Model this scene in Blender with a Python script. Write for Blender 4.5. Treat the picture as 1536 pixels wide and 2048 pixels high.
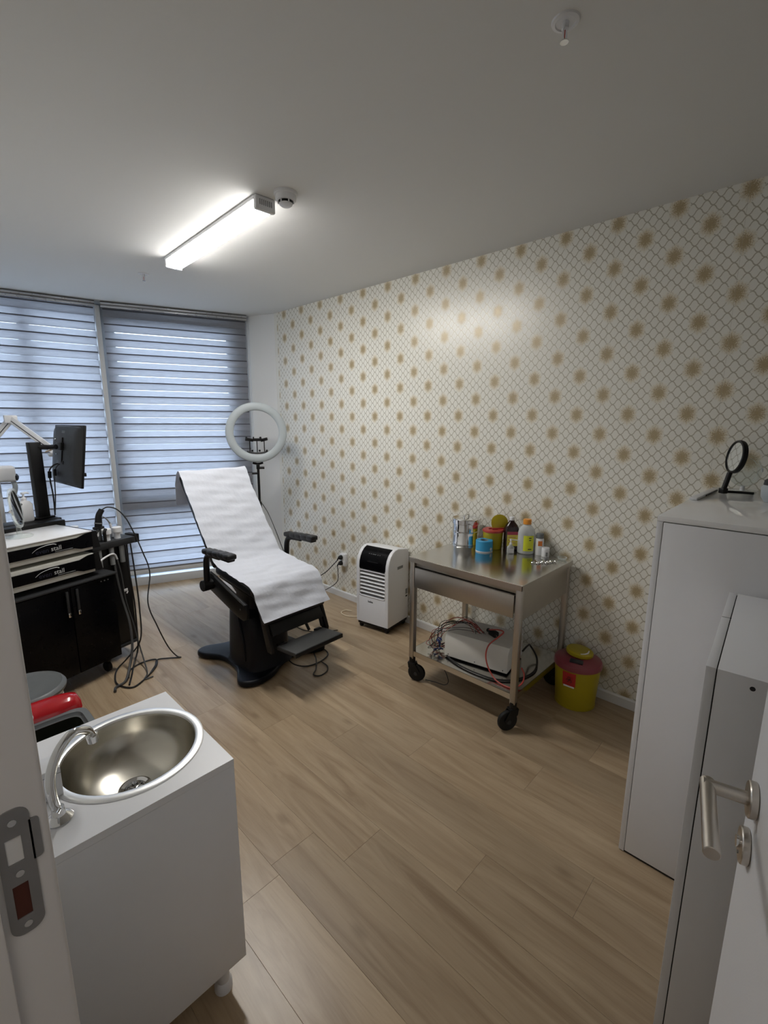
import bpy, bmesh, math, random
from mathutils import Vector, Matrix

random.seed(7)
PI = math.pi
for o in list(bpy.data.objects):
    bpy.data.objects.remove(o)
scene = bpy.context.scene
COL = scene.collection

# ------------------------------------------------------------------ camera
FPX = 928.0
cam_d = bpy.data.cameras.new('camera')
cam = bpy.data.objects.new('camera', cam_d)
COL.objects.link(cam)
cam_d.sensor_fit = 'VERTICAL'
cam_d.sensor_height = 36.0
cam_d.sensor_width = 27.0
cam_d.lens = FPX / 2048.0 * 36.0
cam_d.clip_start = 0.01
PITCH, ROLL = 0.190323, -0.004258
hx, hy = Vector((0.7094746, 0.6788654)).normalized()
fwd = Vector((hx * math.cos(PITCH), hy * math.cos(PITCH), -math.sin(PITCH)))
rgt = Vector((hy, -hx, 0))
dwn = fwd.cross(rgt)
r2 = rgt * math.cos(ROLL) + dwn * math.sin(ROLL)
d2 = -rgt * math.sin(ROLL) + dwn * math.cos(ROLL)
cam.matrix_world = Matrix(((r2.x, -d2.x, -fwd.x, 0), (r2.y, -d2.y, -fwd.y, 0),
                           (r2.z, -d2.z, -fwd.z, 1.6), (0, 0, 0, 1)))
scene.camera = cam

# ------------------------------------------------------------------ world (bright overcast daylight)
SKY_STRENGTH = 2.1
LAMP_STRENGTH = 31.0
HALL_FILL_STRENGTH = 2.0
world = bpy.data.worlds.new('world')
scene.world = world
world.use_nodes = True
wn = world.node_tree.nodes['Background']
wn.inputs[0].default_value = (0.67, 0.79, 1.0, 1)
wn.inputs[1].default_value = SKY_STRENGTH

vs = scene.view_settings
vs.view_transform = 'Standard'
vs.look = 'None'
vs.gamma = 1
vs.use_curve_mapping = False
vs.exposure = 1.55

# ------------------------------------------------------------------ materials
def new_mat(name):
    m = bpy.data.materials.new(name)
    m.use_nodes = True
    nt = m.node_tree
    for n in list(nt.nodes):
        nt.nodes.remove(n)
    out = nt.nodes.new('ShaderNodeOutputMaterial')
    return m, nt, out


def N(nt, typ, **kw):
    n = nt.nodes.new(typ)
    for k, v in kw.items():
        if k in n.bl_rna.properties:
            setattr(n, k, v)
        else:
            n.inputs[k].default_value = v
    return n


def math_node(nt, op, a, b=None, clamp=False):
    n = nt.nodes.new('ShaderNodeMath')
    n.operation = op
    n.use_clamp = clamp
    for i, v in enumerate((a, b)):
        if v is None:
            continue
        if isinstance(v, (int, float)):
            n.inputs[i].default_value = v
        else:
            nt.links.new(v, n.inputs[i])
    return n.outputs[0]


def sstep(nt, v, e0, e1):
    n = nt.nodes.new('ShaderNodeMapRange')
    n.interpolation_type = 'SMOOTHSTEP'
    nt.links.new(v, n.inputs[0])
    n.inputs[1].default_value = e0
    n.inputs[2].default_value = e1
    return n.outputs[0]


def mixc(nt, fac, a, b):
    n = nt.nodes.new('ShaderNodeMix')
    n.data_type = 'RGBA'
    if isinstance(fac, (int, float)):
        n.inputs[0].default_value = fac
    else:
        nt.links.new(fac, n.inputs[0])
    for i, v in ((6, a), (7, b)):
        if isinstance(v, (tuple, list)):
            n.inputs[i].default_value = (*v[:3], 1)
        else:
            nt.links.new(v, n.inputs[i])
    return n.outputs[2]


def pm(name, col, rough=0.5, metal=0.0, var=0.05, scale=25, bump=0.0, bscale=200, stretch=None, spec=0.5,
       trans=0.0, coat=0.0, aniso=0.0):
    """principled material with a light procedural mottling of colour and gloss"""
    m, nt, out = new_mat(name)
    b = N(nt, 'ShaderNodeBsdfPrincipled')
    nt.links.new(b.outputs[0], out.inputs[0])
    tc = N(nt, 'ShaderNodeTexCoord')
    vec = tc.outputs['Object']
    if stretch:
        mp = N(nt, 'ShaderNodeMapping')
        mp.inputs['Scale'].default_value = stretch
        nt.links.new(vec, mp.inputs[0])
        vec = mp.outputs[0]
    nz = N(nt, 'ShaderNodeTexNoise', Scale=scale, Detail=3.0)
    nt.links.new(vec, nz.inputs['Vector'])
    lo = tuple(c * (1 - var) for c in col)
    hi = tuple(min(1, c * (1 + var)) for c in col)
    nt.links.new(mixc(nt, nz.outputs[0], lo, hi), b.inputs['Base Color'])
    r = N(nt, 'ShaderNodeMapRange')
    nt.links.new(nz.outputs[0], r.inputs[0])
    r.inputs[3].default_value = max(0.02, rough * 0.9)
    r.inputs[4].default_value = min(1, rough * 1.1)
    nt.links.new(r.outputs[0], b.inputs['Roughness'])
    b.inputs['Metallic'].default_value = metal
    b.inputs['Specular IOR Level'].default_value = spec
    b.inputs['Transmission Weight'].default_value = trans
    b.inputs['Coat Weight'].default_value = coat
    if aniso:
        b.inputs['Anisotropic'].default_value = aniso
    if bump:
        n2 = N(nt, 'ShaderNodeTexNoise', Scale=bscale, Detail=2.0)
        nt.links.new(vec, n2.inputs['Vector'])
        bp = N(nt, 'ShaderNodeBump', Strength=bump, Distance=0.002)
        nt.links.new(n2.outputs[0], bp.inputs['Height'])
        nt.links.new(bp.outputs[0], b.inputs['Normal'])
    return m


def glow_mat(name, col, strength):
    m, nt, out = new_mat(name)
    tc = N(nt, 'ShaderNodeTexCoord')
    nz = N(nt, 'ShaderNodeTexNoise', Scale=3.0)
    nt.links.new(tc.outputs['Object'], nz.inputs['Vector'])
    e = N(nt, 'ShaderNodeEmission', Strength=strength)
    nt.links.new(mixc(nt, nz.outputs[0], col, tuple(c * 0.97 for c in col)), e.inputs[0])
    nt.links.new(e.outputs[0], out.inputs[0])
    return m


def clear_mat(name, tint=(0.95, 0.97, 0.97), gloss=0.12, body=0.0):
    m, nt, out = new_mat(name)
    t = N(nt, 'ShaderNodeBsdfTransparent')
    t.inputs[0].default_value = (*tint, 1)
    g = N(nt, 'ShaderNodeBsdfPrincipled', Roughness=0.06)
    g.inputs['Base Color'].default_value = (0.8, 0.82, 0.82, 1)
    fr = N(nt, 'ShaderNodeLayerWeight', Blend=0.25)
    fac = math_node(nt, 'ADD', math_node(nt, 'MULTIPLY', fr.outputs['Facing'], 0.6), gloss + body, True)
    mx = N(nt, 'ShaderNodeMixShader')
    nt.links.new(fac, mx.inputs[0])
    nt.links.new(t.outputs[0], mx.inputs[1])
    nt.links.new(g.outputs[0], mx.inputs[2])
    nt.links.new(mx.outputs[0], out.inputs[0])
    return m


def fabric_mat(name, col, translucency, see_through):
    m, nt, out = new_mat(name)
    tc = N(nt, 'ShaderNodeTexCoord')
    mp = N(nt, 'ShaderNodeMapping')
    mp.inputs['Scale'].default_value = (6, 6, 160)
    nt.links.new(tc.outputs['Object'], mp.inputs[0])
    nz = N(nt, 'ShaderNodeTexNoise', Scale=2.2, Detail=4.0)
    nt.links.new(mp.outputs[0], nz.inputs['Vector'])
    c = mixc(nt, nz.outputs[0], tuple(x * 0.72 for x in col), tuple(min(1, x * 1.2) for x in col))
    d = N(nt, 'ShaderNodeBsdfDiffuse')
    t = N(nt, 'ShaderNodeBsdfTranslucent')
    nt.links.new(c, d.inputs[0])
    nt.links.new(c, t.inputs[0])
    m1 = N(nt, 'ShaderNodeMixShader')
    m1.inputs[0].default_value = translucency
    nt.links.new(d.outputs[0], m1.inputs[1])
    nt.links.new(t.outputs[0], m1.inputs[2])
    tr = N(nt, 'ShaderNodeBsdfTransparent')
    m2 = N(nt, 'ShaderNodeMixShader')
    m2.inputs[0].default_value = see_through
    nt.links.new(m1.outputs[0], m2.inputs[1])
    nt.links.new(tr.outputs[0], m2.inputs[2])
    nt.links.new(m2.outputs[0], out.inputs[0])
    return m


def wallpaper_mat():
    m, nt, out = new_mat('wallpaper')
    b = N(nt, 'ShaderNodeBsdfPrincipled')
    nt.links.new(b.outputs[0], out.inputs[0])
    g = N(nt, 'ShaderNodeNewGeometry')
    sp = N(nt, 'ShaderNodeSeparateXYZ')
    nt.links.new(g.outputs['Position'], sp.inputs[0])
    Y, Z = sp.outputs['Y'], sp.outputs['Z']
    # --- medallions, two interleaved columns
    U = math_node(nt, 'DIVIDE', math_node(nt, 'SUBTRACT', Y, 0.67), 0.27)
    V = math_node(nt, 'DIVIDE', math_node(nt, 'SUBTRACT', Z, 0.696), 0.2115)

    def cell(off):
        fu = math_node(nt, 'SUBTRACT', math_node(nt, 'FRACT', math_node(nt, 'ADD', U, 10.5 + off)), 0.5)
        fv = math_node(nt, 'SUBTRACT', math_node(nt, 'FRACT', math_node(nt, 'ADD', V, 10.5 + off)), 0.5)
        a = math_node(nt, 'MULTIPLY', fu, 0.27 / 0.042)
        c = math_node(nt, 'MULTIPLY', fv, 0.2115 / 0.050)
        r = math_node(nt, 'SQRT', math_node(nt, 'ADD', math_node(nt, 'MULTIPLY', a, a),
                                            math_node(nt, 'MULTIPLY', c, c)))
        ang = math_node(nt, 'ARCTAN2', c, a)
        return r, ang, a, c
    r1, a1, x1, y1 = cell(0.0)
    r2_, a2, x2, y2 = cell(0.5)
    sel = math_node(nt, 'LESS_THAN', r1, r2_)

    def pick(p, q):
        n = N(nt, 'ShaderNodeMix')
        nt.links.new(sel, n.inputs[0])
        nt.links.new(q, n.inputs[2])
        nt.links.new(p, n.inputs[3])
        return n.outputs[0]
    r, ang, mx_, my_ = pick(r1, r2_), pick(a1, a2), pick(x1, x2), pick(y1, y2)
    nz = N(nt, 'ShaderNodeTexNoise', Scale=210.0, Detail=3.0, Roughness=0.65)
    nt.links.new(g.outputs['Position'], nz.inputs['Vector'])
    # scalloped, symmetric damask silhouette with feathery edge
    pet = math_node(nt, 'MULTIPLY', math_node(nt, 'COSINE', math_node(nt, 'MULTIPLY', ang, 6.0)), 0.05)
    pet2 = math_node(nt, 'MULTIPLY', math_node(nt, 'COSINE', math_node(nt, 'MULTIPLY', ang, 18.0)), 0.06)
    rr = math_node(nt, 'ADD', math_node(nt, 'ADD', r, pet), pet2)
    rn = math_node(nt, 'ADD', rr, math_node(nt, 'MULTIPLY', math_node(nt, 'SUBTRACT', nz.outputs[0], 0.5), 2.3))
    core = math_node(nt, 'SUBTRACT', 1.0, sstep(nt, rn, 0.42, 0.80), True)
    halo = math_node(nt, 'SUBTRACT', 1.0, sstep(nt, rn, 0.95, 1.25), True)
    # --- trellis of ogee cells
    p = math_node(nt, 'DIVIDE', math_node(nt, 'SUBTRACT', Y, 0.67), 0.054)
    q = math_node(nt, 'DIVIDE', math_node(nt, 'SUBTRACT', Z, 0.696), 0.052875)
    wob = math_node(nt, 'MULTIPLY', math_node(nt, 'SINE', math_node(nt, 'MULTIPLY', q, 2 * PI)), 0.05)
    s1 = math_node(nt, 'ADD', math_node(nt, 'ADD', p, q), 40.5)
    s2 = math_node(nt, 'ADD', math_node(nt, 'SUBTRACT', p, q), 40.5)

    def line(s, sg):
        ss = math_node(nt, 'ADD', s, math_node(nt, 'MULTIPLY', math_node(
            nt, 'SINE', math_node(nt, 'MULTIPLY', s2 if sg else s1, 2 * PI)), 0.055))
        d = math_node(nt, 'ABSOLUTE', math_node(nt, 'SUBTRACT', math_node(nt, 'FRACT', ss), 0.5))
        return d
    d1, d2_ = line(s1, True), line(s2, False)
    dm = math_node(nt, 'MINIMUM', d1, d2_)
    ln = math_node(nt, 'SUBTRACT', 1.0, sstep(nt, dm, 0.035, 0.085), True)
    ds = math_node(nt, 'ADD', d1, d2_)
    knot = math_node(nt, 'SUBTRACT', 1.0, sstep(nt, ds, 0.13, 0.20), True)
    tre = math_node(nt, 'MAXIMUM', ln, knot)
    # trellis hides inside the medallions
    tre = math_node(nt, 'MULTIPLY', tre, math_node(nt, 'SUBTRACT', 1.0, halo, True))
    # plain selvedge by the window corner
    inside = math_node(nt, 'LESS_THAN', Y, 4.03)
    tre = math_node(nt, 'MULTIPLY', tre, inside)
    core = math_node(nt, 'MULTIPLY', core, inside)
    halo = math_node(nt, 'MULTIPLY', halo, inside)
    # strip joints every 0.54 m
    js = math_node(nt, 'ABSOLUTE', math_node(nt, 'SUBTRACT', math_node(nt, 'FRACT', math_node(
        nt, 'DIVIDE', math_node(nt, 'SUBTRACT', Y, 2.020 - 5.4), 0.541)), 0.0))
    seam = math_node(nt, 'LESS_THAN', js, 0.004)
    base = (0.80, 0.782, 0.705)
    c = mixc(nt, math_node(nt, 'MULTIPLY', tre, 0.85), base, (0.41, 0.375, 0.28))
    halo_n = math_node(nt, 'MULTIPLY', halo, math_node(nt, 'GREATER_THAN', nz.outputs[0], 0.5))
    c = mixc(nt, math_node(nt, 'MULTIPLY', halo_n, 0.60), c, (0.62, 0.50, 0.26))
    n3 = N(nt, 'ShaderNodeTexNoise', Scale=330.0, Detail=1.0)
    nt.links.new(g.outputs['Position'], n3.inputs['Vector'])
    gold = mixc(nt, n3.outputs[0], (0.31, 0.225, 0.105), (0.47, 0.36, 0.19))
    c = mixc(nt, math_node(nt, 'MULTIPLY', core, 0.92), c, gold)
    c = mixc(nt, math_node(nt, 'MULTIPLY', seam, 0.4), c, (0.42, 0.38, 0.30))
    nt.links.new(c, b.inputs['Base Color'])
    metal = math_node(nt, 'MULTIPLY', math_node(nt, 'MAXIMUM', core, tre), 0.15)
    nt.links.new(metal, b.inputs['Metallic'])
    b.inputs['Roughness'].default_value = 0.33
    b.inputs['Specular IOR Level'].default_value = 0.8
    hb = math_node(nt, 'ADD', math_node(nt, 'MULTIPLY', tre, 0.4), core)
    bp = N(nt, 'ShaderNodeBump', Strength=0.12, Distance=0.001)
    nt.links.new(hb, bp.inputs['Height'])
    nt.links.new(bp.outputs[0], b.inputs['Normal'])
    return m


def plank_mat():
    m, nt, out = new_mat('oak_plank')
    b = N(nt, 'ShaderNodeBsdfPrincipled')
    nt.links.new(b.outputs[0], out.inputs[0])
    tc = N(nt, 'ShaderNodeTexCoord')
    oi = N(nt, 'ShaderNodeObjectInfo')
    off = N(nt, 'ShaderNodeVectorMath', operation='SCALE')
    cmb = N(nt, 'ShaderNodeCombineXYZ')
    nt.links.new(oi.outputs['Random'], cmb.inputs[0])
    nt.links.new(oi.outputs['Random'], cmb.inputs[1])
    nt.links.new(cmb.outputs[0], off.inputs[0])
    off.inputs['Scale'].default_value = 37.0
    ad = N(nt, 'ShaderNodeVectorMath', operation='ADD')
    nt.links.new(tc.outputs['Object'], ad.inputs[0])
    nt.links.new(off.outputs[0], ad.inputs[1])
    mp = N(nt, 'ShaderNodeMapping')
    mp.inputs['Scale'].default_value = (9.0, 0.9, 1)
    nt.links.new(ad.outputs[0], mp.inputs[0])
    n1 = N(nt, 'ShaderNodeTexNoise', Scale=1.6, Detail=6.0, Roughness=0.62, Distortion=0.9)
    nt.links.new(mp.outputs[0], n1.inputs['Vector'])
    mp2 = N(nt, 'ShaderNodeMapping')
    mp2.inputs['Scale'].default_value = (70, 2.5, 1)
    nt.links.new(ad.outputs[0], mp2.inputs[0])
    n2 = N(nt, 'ShaderNodeTexNoise', Scale=2.0, Detail=4.0, Roughness=0.6)
    nt.links.new(mp2.outputs[0], n2.inputs['Vector'])
    # knots
    vo = N(nt, 'ShaderNodeTexVoronoi', Scale=1.0)
    mp3 = N(nt, 'ShaderNodeMapping')
    mp3.inputs['Scale'].default_value = (5.0, 2.2, 1)
    nt.links.new(ad.outputs[0], mp3.inputs[0])
    nt.links.new(mp3.outputs[0], vo.inputs['Vector'])
    kn = math_node(nt, 'SUBTRACT', 1.0, sstep(nt, vo.outputs['Distance'], 0.02, 0.13), True)
    ramp = N(nt, 'ShaderNodeValToRGB')
    ramp.color_ramp.elements[0].position = 0.28
    ramp.color_ramp.elements[0].color = (0.265, 0.180, 0.105, 1)
    ramp.color_ramp.elements[1].position = 0.72
    ramp.color_ramp.elements[1].color = (0.46, 0.35, 0.228, 1)
    e = ramp.color_ramp.elements.new(0.5)
    e.color = (0.38, 0.281, 0.178, 1)
    nt.links.new(n1.outputs[0], ramp.inputs[0])
    c = mixc(nt, math_node(nt, 'MULTIPLY', sstep(nt, n2.outputs[0], 0.5, 0.75), 0.35), ramp.outputs[0],
             (0.23, 0.16, 0.095))
    c = mixc(nt, math_node(nt, 'MULTIPLY', kn, 0.5), c, (0.15, 0.095, 0.05))
    # per plank tone
    hsv = N(nt, 'ShaderNodeHueSaturation')
    mr = N(nt, 'ShaderNodeMapRange')
    nt.links.new(oi.outputs['Random'], mr.inputs[0])
    mr.inputs[3].default_value = 0.88
    mr.inputs[4].default_value = 1.10
    nt.links.new(mr.outputs[0], hsv.inputs['Value'])
    nt.links.new(c, hsv.inputs['Color'])
    nt.links.new(hsv.outputs[0], b.inputs['Base Color'])
    b.inputs['Roughness'].default_value = 0.32
    b.inputs['Specular IOR Level'].default_value = 0.45
    bp = N(nt, 'ShaderNodeBump', Strength=0.08, Distance=0.001)
    nt.links.new(n2.outputs[0], bp.inputs['Height'])
    nt.links.new(bp.outputs[0], b.inputs['Normal'])
    return m


MAT = {}
MAT['wallpaper'] = wallpaper_mat()
MAT['plank'] = plank_mat()
MAT['subfloor'] = pm('subfloor', (0.10, 0.075, 0.05), 0.8)
MAT['paint'] = pm('white_paint', (0.74, 0.74, 0.72), 0.75, bump=0.06, bscale=120, var=0.015, scale=3)
MAT['ceiling'] = pm('ceiling_paint', (0.72, 0.715, 0.69), 0.85, bump=0.05, bscale=140, var=0.012, scale=2)
MAT['trim'] = pm('white_trim', (0.70, 0.70, 0.69), 0.42, var=0.02)
MAT['jamb'] = pm('door_frame_paint', (0.70, 0.68, 0.665), 0.4, var=0.02)
MAT['board'] = pm('white_melamine', (0.82, 0.825, 0.845), 0.36, bump=0.05, bscale=500, var=0.012)
MAT['doorskin'] = pm('door_laminate', (0.76, 0.77, 0.79), 0.4, bump=0.08, bscale=350, var=0.015)
MAT['gloss_top'] = pm('glossy_white_top', (0.82, 0.82, 0.815), 0.08, var=0.015)
MAT['seamdark'] = pm('dark_gap', (0.02, 0.018, 0.016), 0.9)
MAT['steel'] = pm('brushed_stainless', (0.48, 0.45, 0.405), 0.36, 1.0, var=0.06, scale=14, stretch=(1, 30, 1), bump=0.02)
MAT['steel_top'] = pm('worn_stainless_top', (0.60, 0.585, 0.55), 0.17, 1.0, var=0.05, scale=8, bump=0.015, bscale=60)
MAT['chrome'] = pm('chrome', (0.72, 0.72, 0.72), 0.07, 1.0, var=0.03)
MAT['satin'] = pm('satin_nickel', (0.55, 0.51, 0.46), 0.3, 1.0, var=0.04)
MAT['basin'] = pm('basin_steel', (0.56, 0.53, 0.46), 0.24, 1.0, var=0.10, scale=7, stretch=(1, 1, 8))
MAT['basin_rim'] = pm('polished_rim', (0.82, 0.82, 0.81), 0.34, 1.0, var=0.02)
MAT['plate'] = pm('zinc_plate', (0.27, 0.27, 0.275), 0.45, 0.6, var=0.08)
MAT['black'] = pm('black_plastic', (0.006, 0.006, 0.0065), 0.42, spec=0.3)
MAT['black_gloss'] = pm('gloss_black', (0.002, 0.002, 0.003), 0.28, spec=0.14)
MAT['rubber'] = pm('black_rubber', (0.009, 0.009, 0.009), 0.6, spec=0.3)
MAT['navy'] = pm('black_navy_enamel', (0.003, 0.004, 0.007), 0.40, spec=0.22)
MAT['leather'] = pm('black_leatherette', (0.009, 0.0095, 0.011), 0.38, bump=0.15, bscale=260, spec=0.4)
MAT['charcoal'] = pm('charcoal_plastic', (0.024, 0.025, 0.027), 0.5, spec=0.4)
MAT['tread'] = pm('grey_rubber_tread', (0.032, 0.033, 0.033), 0.6, bump=0.2, bscale=400)
MAT['greyplastic'] = pm('grey_plastic', (0.13, 0.14, 0.145), 0.45)
MAT['midgrey'] = pm('mid_grey_plastic', (0.24, 0.25, 0.25), 0.45)
MAT['white'] = pm('white_plastic', (0.76, 0.765, 0.78), 0.32, var=0.015)
MAT['cream'] = pm('cream_enamel', (0.55, 0.545, 0.50), 0.35, var=0.02)
MAT['device'] = pm('off_white_sheet_metal', (0.60, 0.585, 0.54), 0.42, var=0.03, bump=0.03)
MAT['ring'] = pm('milky_diffuser', (0.40, 0.44, 0.46), 0.5, var=0.02)
MAT['yellow'] = pm('sharps_yellow', (0.40, 0.315, 0.009), 0.38, var=0.04)
MAT['bin_lid'] = pm('maroon_lid', (0.24, 0.045, 0.06), 0.3)
MAT['redlid'] = pm('red_lid', (0.42, 0.045, 0.04), 0.35)
MAT['red'] = pm('glossy_red', (0.42, 0.006, 0.012), 0.14, var=0.03, coat=0.4)
MAT['redlabel'] = pm('red_label', (0.45, 0.02, 0.02), 0.4)
MAT['blue'] = pm('blue_tape', (0.03, 0.30, 0.56), 0.5, var=0.05)
MAT['brown'] = pm('amber_black_plastic', (0.022, 0.010, 0.010), 0.18)
MAT['label_yellow'] = pm('label_yellow', (0.72, 0.62, 0.10), 0.5)
MAT['label_lime'] = pm('label_lime', (0.72, 0.76, 0.03), 0.5)
MAT['label_red'] = pm('label_red', (0.40, 0.05, 0.09), 0.5)
MAT['label_orange'] = pm('label_orange', (0.72, 0.20, 0.03), 0.5)
MAT['orange'] = pm('orange_cap', (0.78, 0.30, 0.03), 0.4)
MAT['ink'] = pm('black_print', (0.02, 0.02, 0.025), 0.5)
MAT['inkblue'] = pm('dim_blue_print', (0.012, 0.014, 0.035), 0.5)
MAT['inkwhite'] = pm('silver_print', (0.55, 0.56, 0.56), 0.4)
MAT['milky'] = clear_mat('milky_clear_plastic', (0.80, 0.82, 0.80), 0.10, 0.30)
MAT['acrylic'] = clear_mat('clear_acrylic', (0.95, 0.97, 0.96), 0.06)
MAT['glass'] = clear_mat('window_glass', (0.95, 0.98, 0.98), 0.04)
MAT['mirror'] = pm('mirror', (0.86, 0.88, 0.87), 0.03, 1.0, var=0.0)
MAT['alu'] = pm('anodised_aluminium', (0.55, 0.56, 0.58), 0.28, 1.0, var=0.03)
MAT['railgrey'] = pm('grey_head_rail', (0.22, 0.22, 0.23), 0.35, 0.4)
MAT['frame'] = pm('white_window_profile', (0.62, 0.64, 0.66), 0.4, var=0.02)


def paper_mat():
    m, nt, out = new_mat('couch_roll_paper')
    tc = N(nt, 'ShaderNodeTexCoord')
    nz = N(nt, 'ShaderNodeTexNoise', Scale=9.0, Detail=4.0)
    nt.links.new(tc.outputs['Object'], nz.inputs['Vector'])
    c = mixc(nt, nz.outputs[0], (0.75, 0.775, 0.84), (0.80, 0.825, 0.89))
    n2 = N(nt, 'ShaderNodeTexNoise', Scale=28.0, Detail=5.0)
    nt.links.new(tc.outputs['Object'], n2.inputs['Vector'])
    bp = N(nt, 'ShaderNodeBump', Strength=0.35, Distance=0.01)
    nt.links.new(n2.outputs[0], bp.inputs['Height'])
    d = N(nt, 'ShaderNodeBsdfDiffuse')
    t = N(nt, 'ShaderNodeBsdfTranslucent')
    for n in (d, t):
        nt.links.new(c, n.inputs[0])
        nt.links.new(bp.outputs[0], n.inputs['Normal'])
    mx = N(nt, 'ShaderNodeMixShader')
    mx.inputs[0].default_value = 0.28
    nt.links.new(d.outputs[0], mx.inputs[1])
    nt.links.new(t.outputs[0], mx.inputs[2])
    nt.links.new(mx.outputs[0], out.inputs[0])
    return m


MAT['paper'] = paper_mat()
MAT['solid_band'] = fabric_mat('woven_blind_band', (0.58, 0.58, 0.60), 0.74, 0.04)
MAT['overlap_shade'] = fabric_mat('blind_overlap_shade', (0.20, 0.20, 0.225), 0.45, 0.0)  # dark colour stands in for the shade of doubled blind fabric
MAT['sheer_band'] = fabric_mat('sheer_blind_net', (0.62, 0.63, 0.66), 0.6, 0.92)
MAT['lamp_glow'] = glow_mat('lit_diffuser', (1.0, 0.98, 0.95), LAMP_STRENGTH)
MAT['lamp_side'] = glow_mat('lit_diffuser_flank', (1.0, 0.98, 0.95), LAMP_STRENGTH * 0.13)
MAT['hall_fill_glow'] = glow_mat('hall_fill_panel', (1.0, 0.90, 0.80), HALL_FILL_STRENGTH)  # glow of the added fill light behind the camera
MAT['cord_black'] = pm('black_cord', (0.008, 0.0075, 0.0075), 0.45)
MAT['cord_grey'] = pm('grey_cord', (0.05, 0.05, 0.05), 0.45)
MAT['cord_white'] = pm('white_cord', (0.62, 0.62, 0.62), 0.4)
MAT['cord_red'] = pm('red_cord', (0.36, 0.045, 0.03), 0.45)
MAT['cord_beige'] = pm('beige_cord', (0.72, 0.62, 0.45), 0.5)
MAT['blueclip'] = pm('blue_clip', (0.03, 0.05, 0.19), 0.4)
MAT['rust'] = pm('raw_wood_hole', (0.075, 0.018, 0.010), 0.9)
MAT['waste'] = pm('bag_liner', (0.018, 0.020, 0.013), 0.35)

# ------------------------------------------------------------------ mesh helpers
def merge(bm, tmp, M=None):
    vm = {}
    for v in tmp.verts:
        vm[v] = bm.verts.new(M @ v.co if M else v.co)
    for f in tmp.faces:
        try:
            bm.faces.new([vm[v] for v in f.verts])
        except ValueError:
            pass
    tmp.free()


def box(bm, c, s, bev=0.0, seg=2, M=None):
    t = bmesh.new()
    bmesh.ops.create_cube(t, size=1.0)
    for v in t.verts:
        v.co = Vector((v.co.x * s[0] + c[0], v.co.y * s[1] + c[1], v.co.z * s[2] + c[2]))
    if bev > 0:
        bmesh.ops.bevel(t, geom=t.edges[:], offset=min(bev, 0.49 * min(s)), segments=seg, profile=0.5, affect='EDGES')
    merge(bm, t, M)


def span(bm, a, b, bev=0.0, seg=2, M=None):
    box(bm, [(a[i] + b[i]) / 2 for i in range(3)], [abs(b[i] - a[i]) for i in range(3)], bev, seg, M)


def lathe(bm, prof, n=32, M=None):
    t = bmesh.new()
    rings = []
    for r, z in prof:
        if r < 1e-6:
            rings.append([t.verts.new((0, 0, z))])
        else:
            rings.append([t.verts.new((r * math.cos(2 * PI * i / n), r * math.sin(2 * PI * i / n), z)) for i in range(n)])
    for a, b in zip(rings[:-1], rings[1:]):
        for i in range(n):
            j = (i + 1) % n
            if len(a) == 1 and len(b) == 1:
                continue
            if len(a) == 1:
                t.faces.new((a[0], b[j], b[i]))
            elif len(b) == 1:
                t.faces.new((a[i], a[j], b[0]))
            else:
                t.faces.new((a[i], a[j], b[j], b[i]))
    bmesh.ops.recalc_face_normals(t, faces=t.faces[:])
    merge(bm, t, M)


def cyl(bm, p, q, r, n=20, r2=None, bev=0.0):
    """solid cylinder from p to q"""
    p, q = Vector(p), Vector(q)
    L = (q - p).length
    rot = Vector((0, 0, 1)).rotation_difference((q - p).normalized()).to_matrix().to_4x4()
    r2 = r if r2 is None else r2
    prof = [(0, 0), (r - bev, 0)] + ([(r, bev)] if bev else []) + ([(r2, L - bev)] if bev else []) + [(r2 - bev, L), (0, L)]
    lathe(bm, prof, n, Matrix.Translation(p) @ rot)


def catmull(pts, sub=8, closed=False):
    pts = [Vector(p) for p in pts]
    n = len(pts)
    if n < 3:
        return pts
    out = []
    for i in range(n if closed else n - 1):
        if closed:
            p0, p1, p2, p3 = pts[(i - 1) % n], pts[i], pts[(i + 1) % n], pts[(i + 2) % n]
        else:
            p0 = pts[i - 1] if i > 0 else pts[0] * 2 - pts[1]
            p1, p2 = pts[i], pts[i + 1]
            p3 = pts[i + 2] if i + 2 < n else pts[-1] * 2 - pts[-2]
        for k in range(sub):
            u = k / sub
            out.append(0.5 * ((2 * p1) + (p2 - p0) * u + (2 * p0 - 5 * p1 + 4 * p2 - p3) * u * u +
                              (3 * p1 - p0 - 3 * p2 + p3) * u ** 3))
    if not closed:
        out.append(pts[-1])
    return out


def tube(bm, pts, r, n=8, sub=8, spline=True, closed=False, M=None):
    path = catmull(pts, sub, closed) if spline else [Vector(p) for p in pts]
    t = bmesh.new()
    m = len(path)
    rings = []
    nrm = None
    for i, p in enumerate(path):
        if closed:
            tg = (path[(i + 1) % m] - path[i - 1]).normalized()
        else:
            tg = (path[min(i + 1, m - 1)] - path[max(i - 1, 0)]).normalized()
        if nrm is None:
            nrm = tg.orthogonal().normalized()
        else:
            nrm = (nrm - tg * nrm.dot(tg))
            if nrm.length < 1e-6:
                nrm = tg.orthogonal()
            nrm.normalize()
        bn = tg.cross(nrm)
        rad = r if isinstance(r, (int, float)) else r[0] + (r[1] - r[0]) * i / (m - 1)
        rings.append([t.verts.new(p + (nrm * math.cos(2 * PI * k / n) + bn * math.sin(2 * PI * k / n)) * rad) for k in range(n)])
    for i in range(m if closed else m - 1):
        a, b = rings[i], rings[(i + 1) % m]
        for k in range(n):
            t.faces.new((a[k], a[(k + 1) % n], b[(k + 1) % n], b[k]))
    if not closed:
        t.faces.new(rings[0][::-1])
        t.faces.new(rings[-1])
    merge(bm, t, M)


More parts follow.
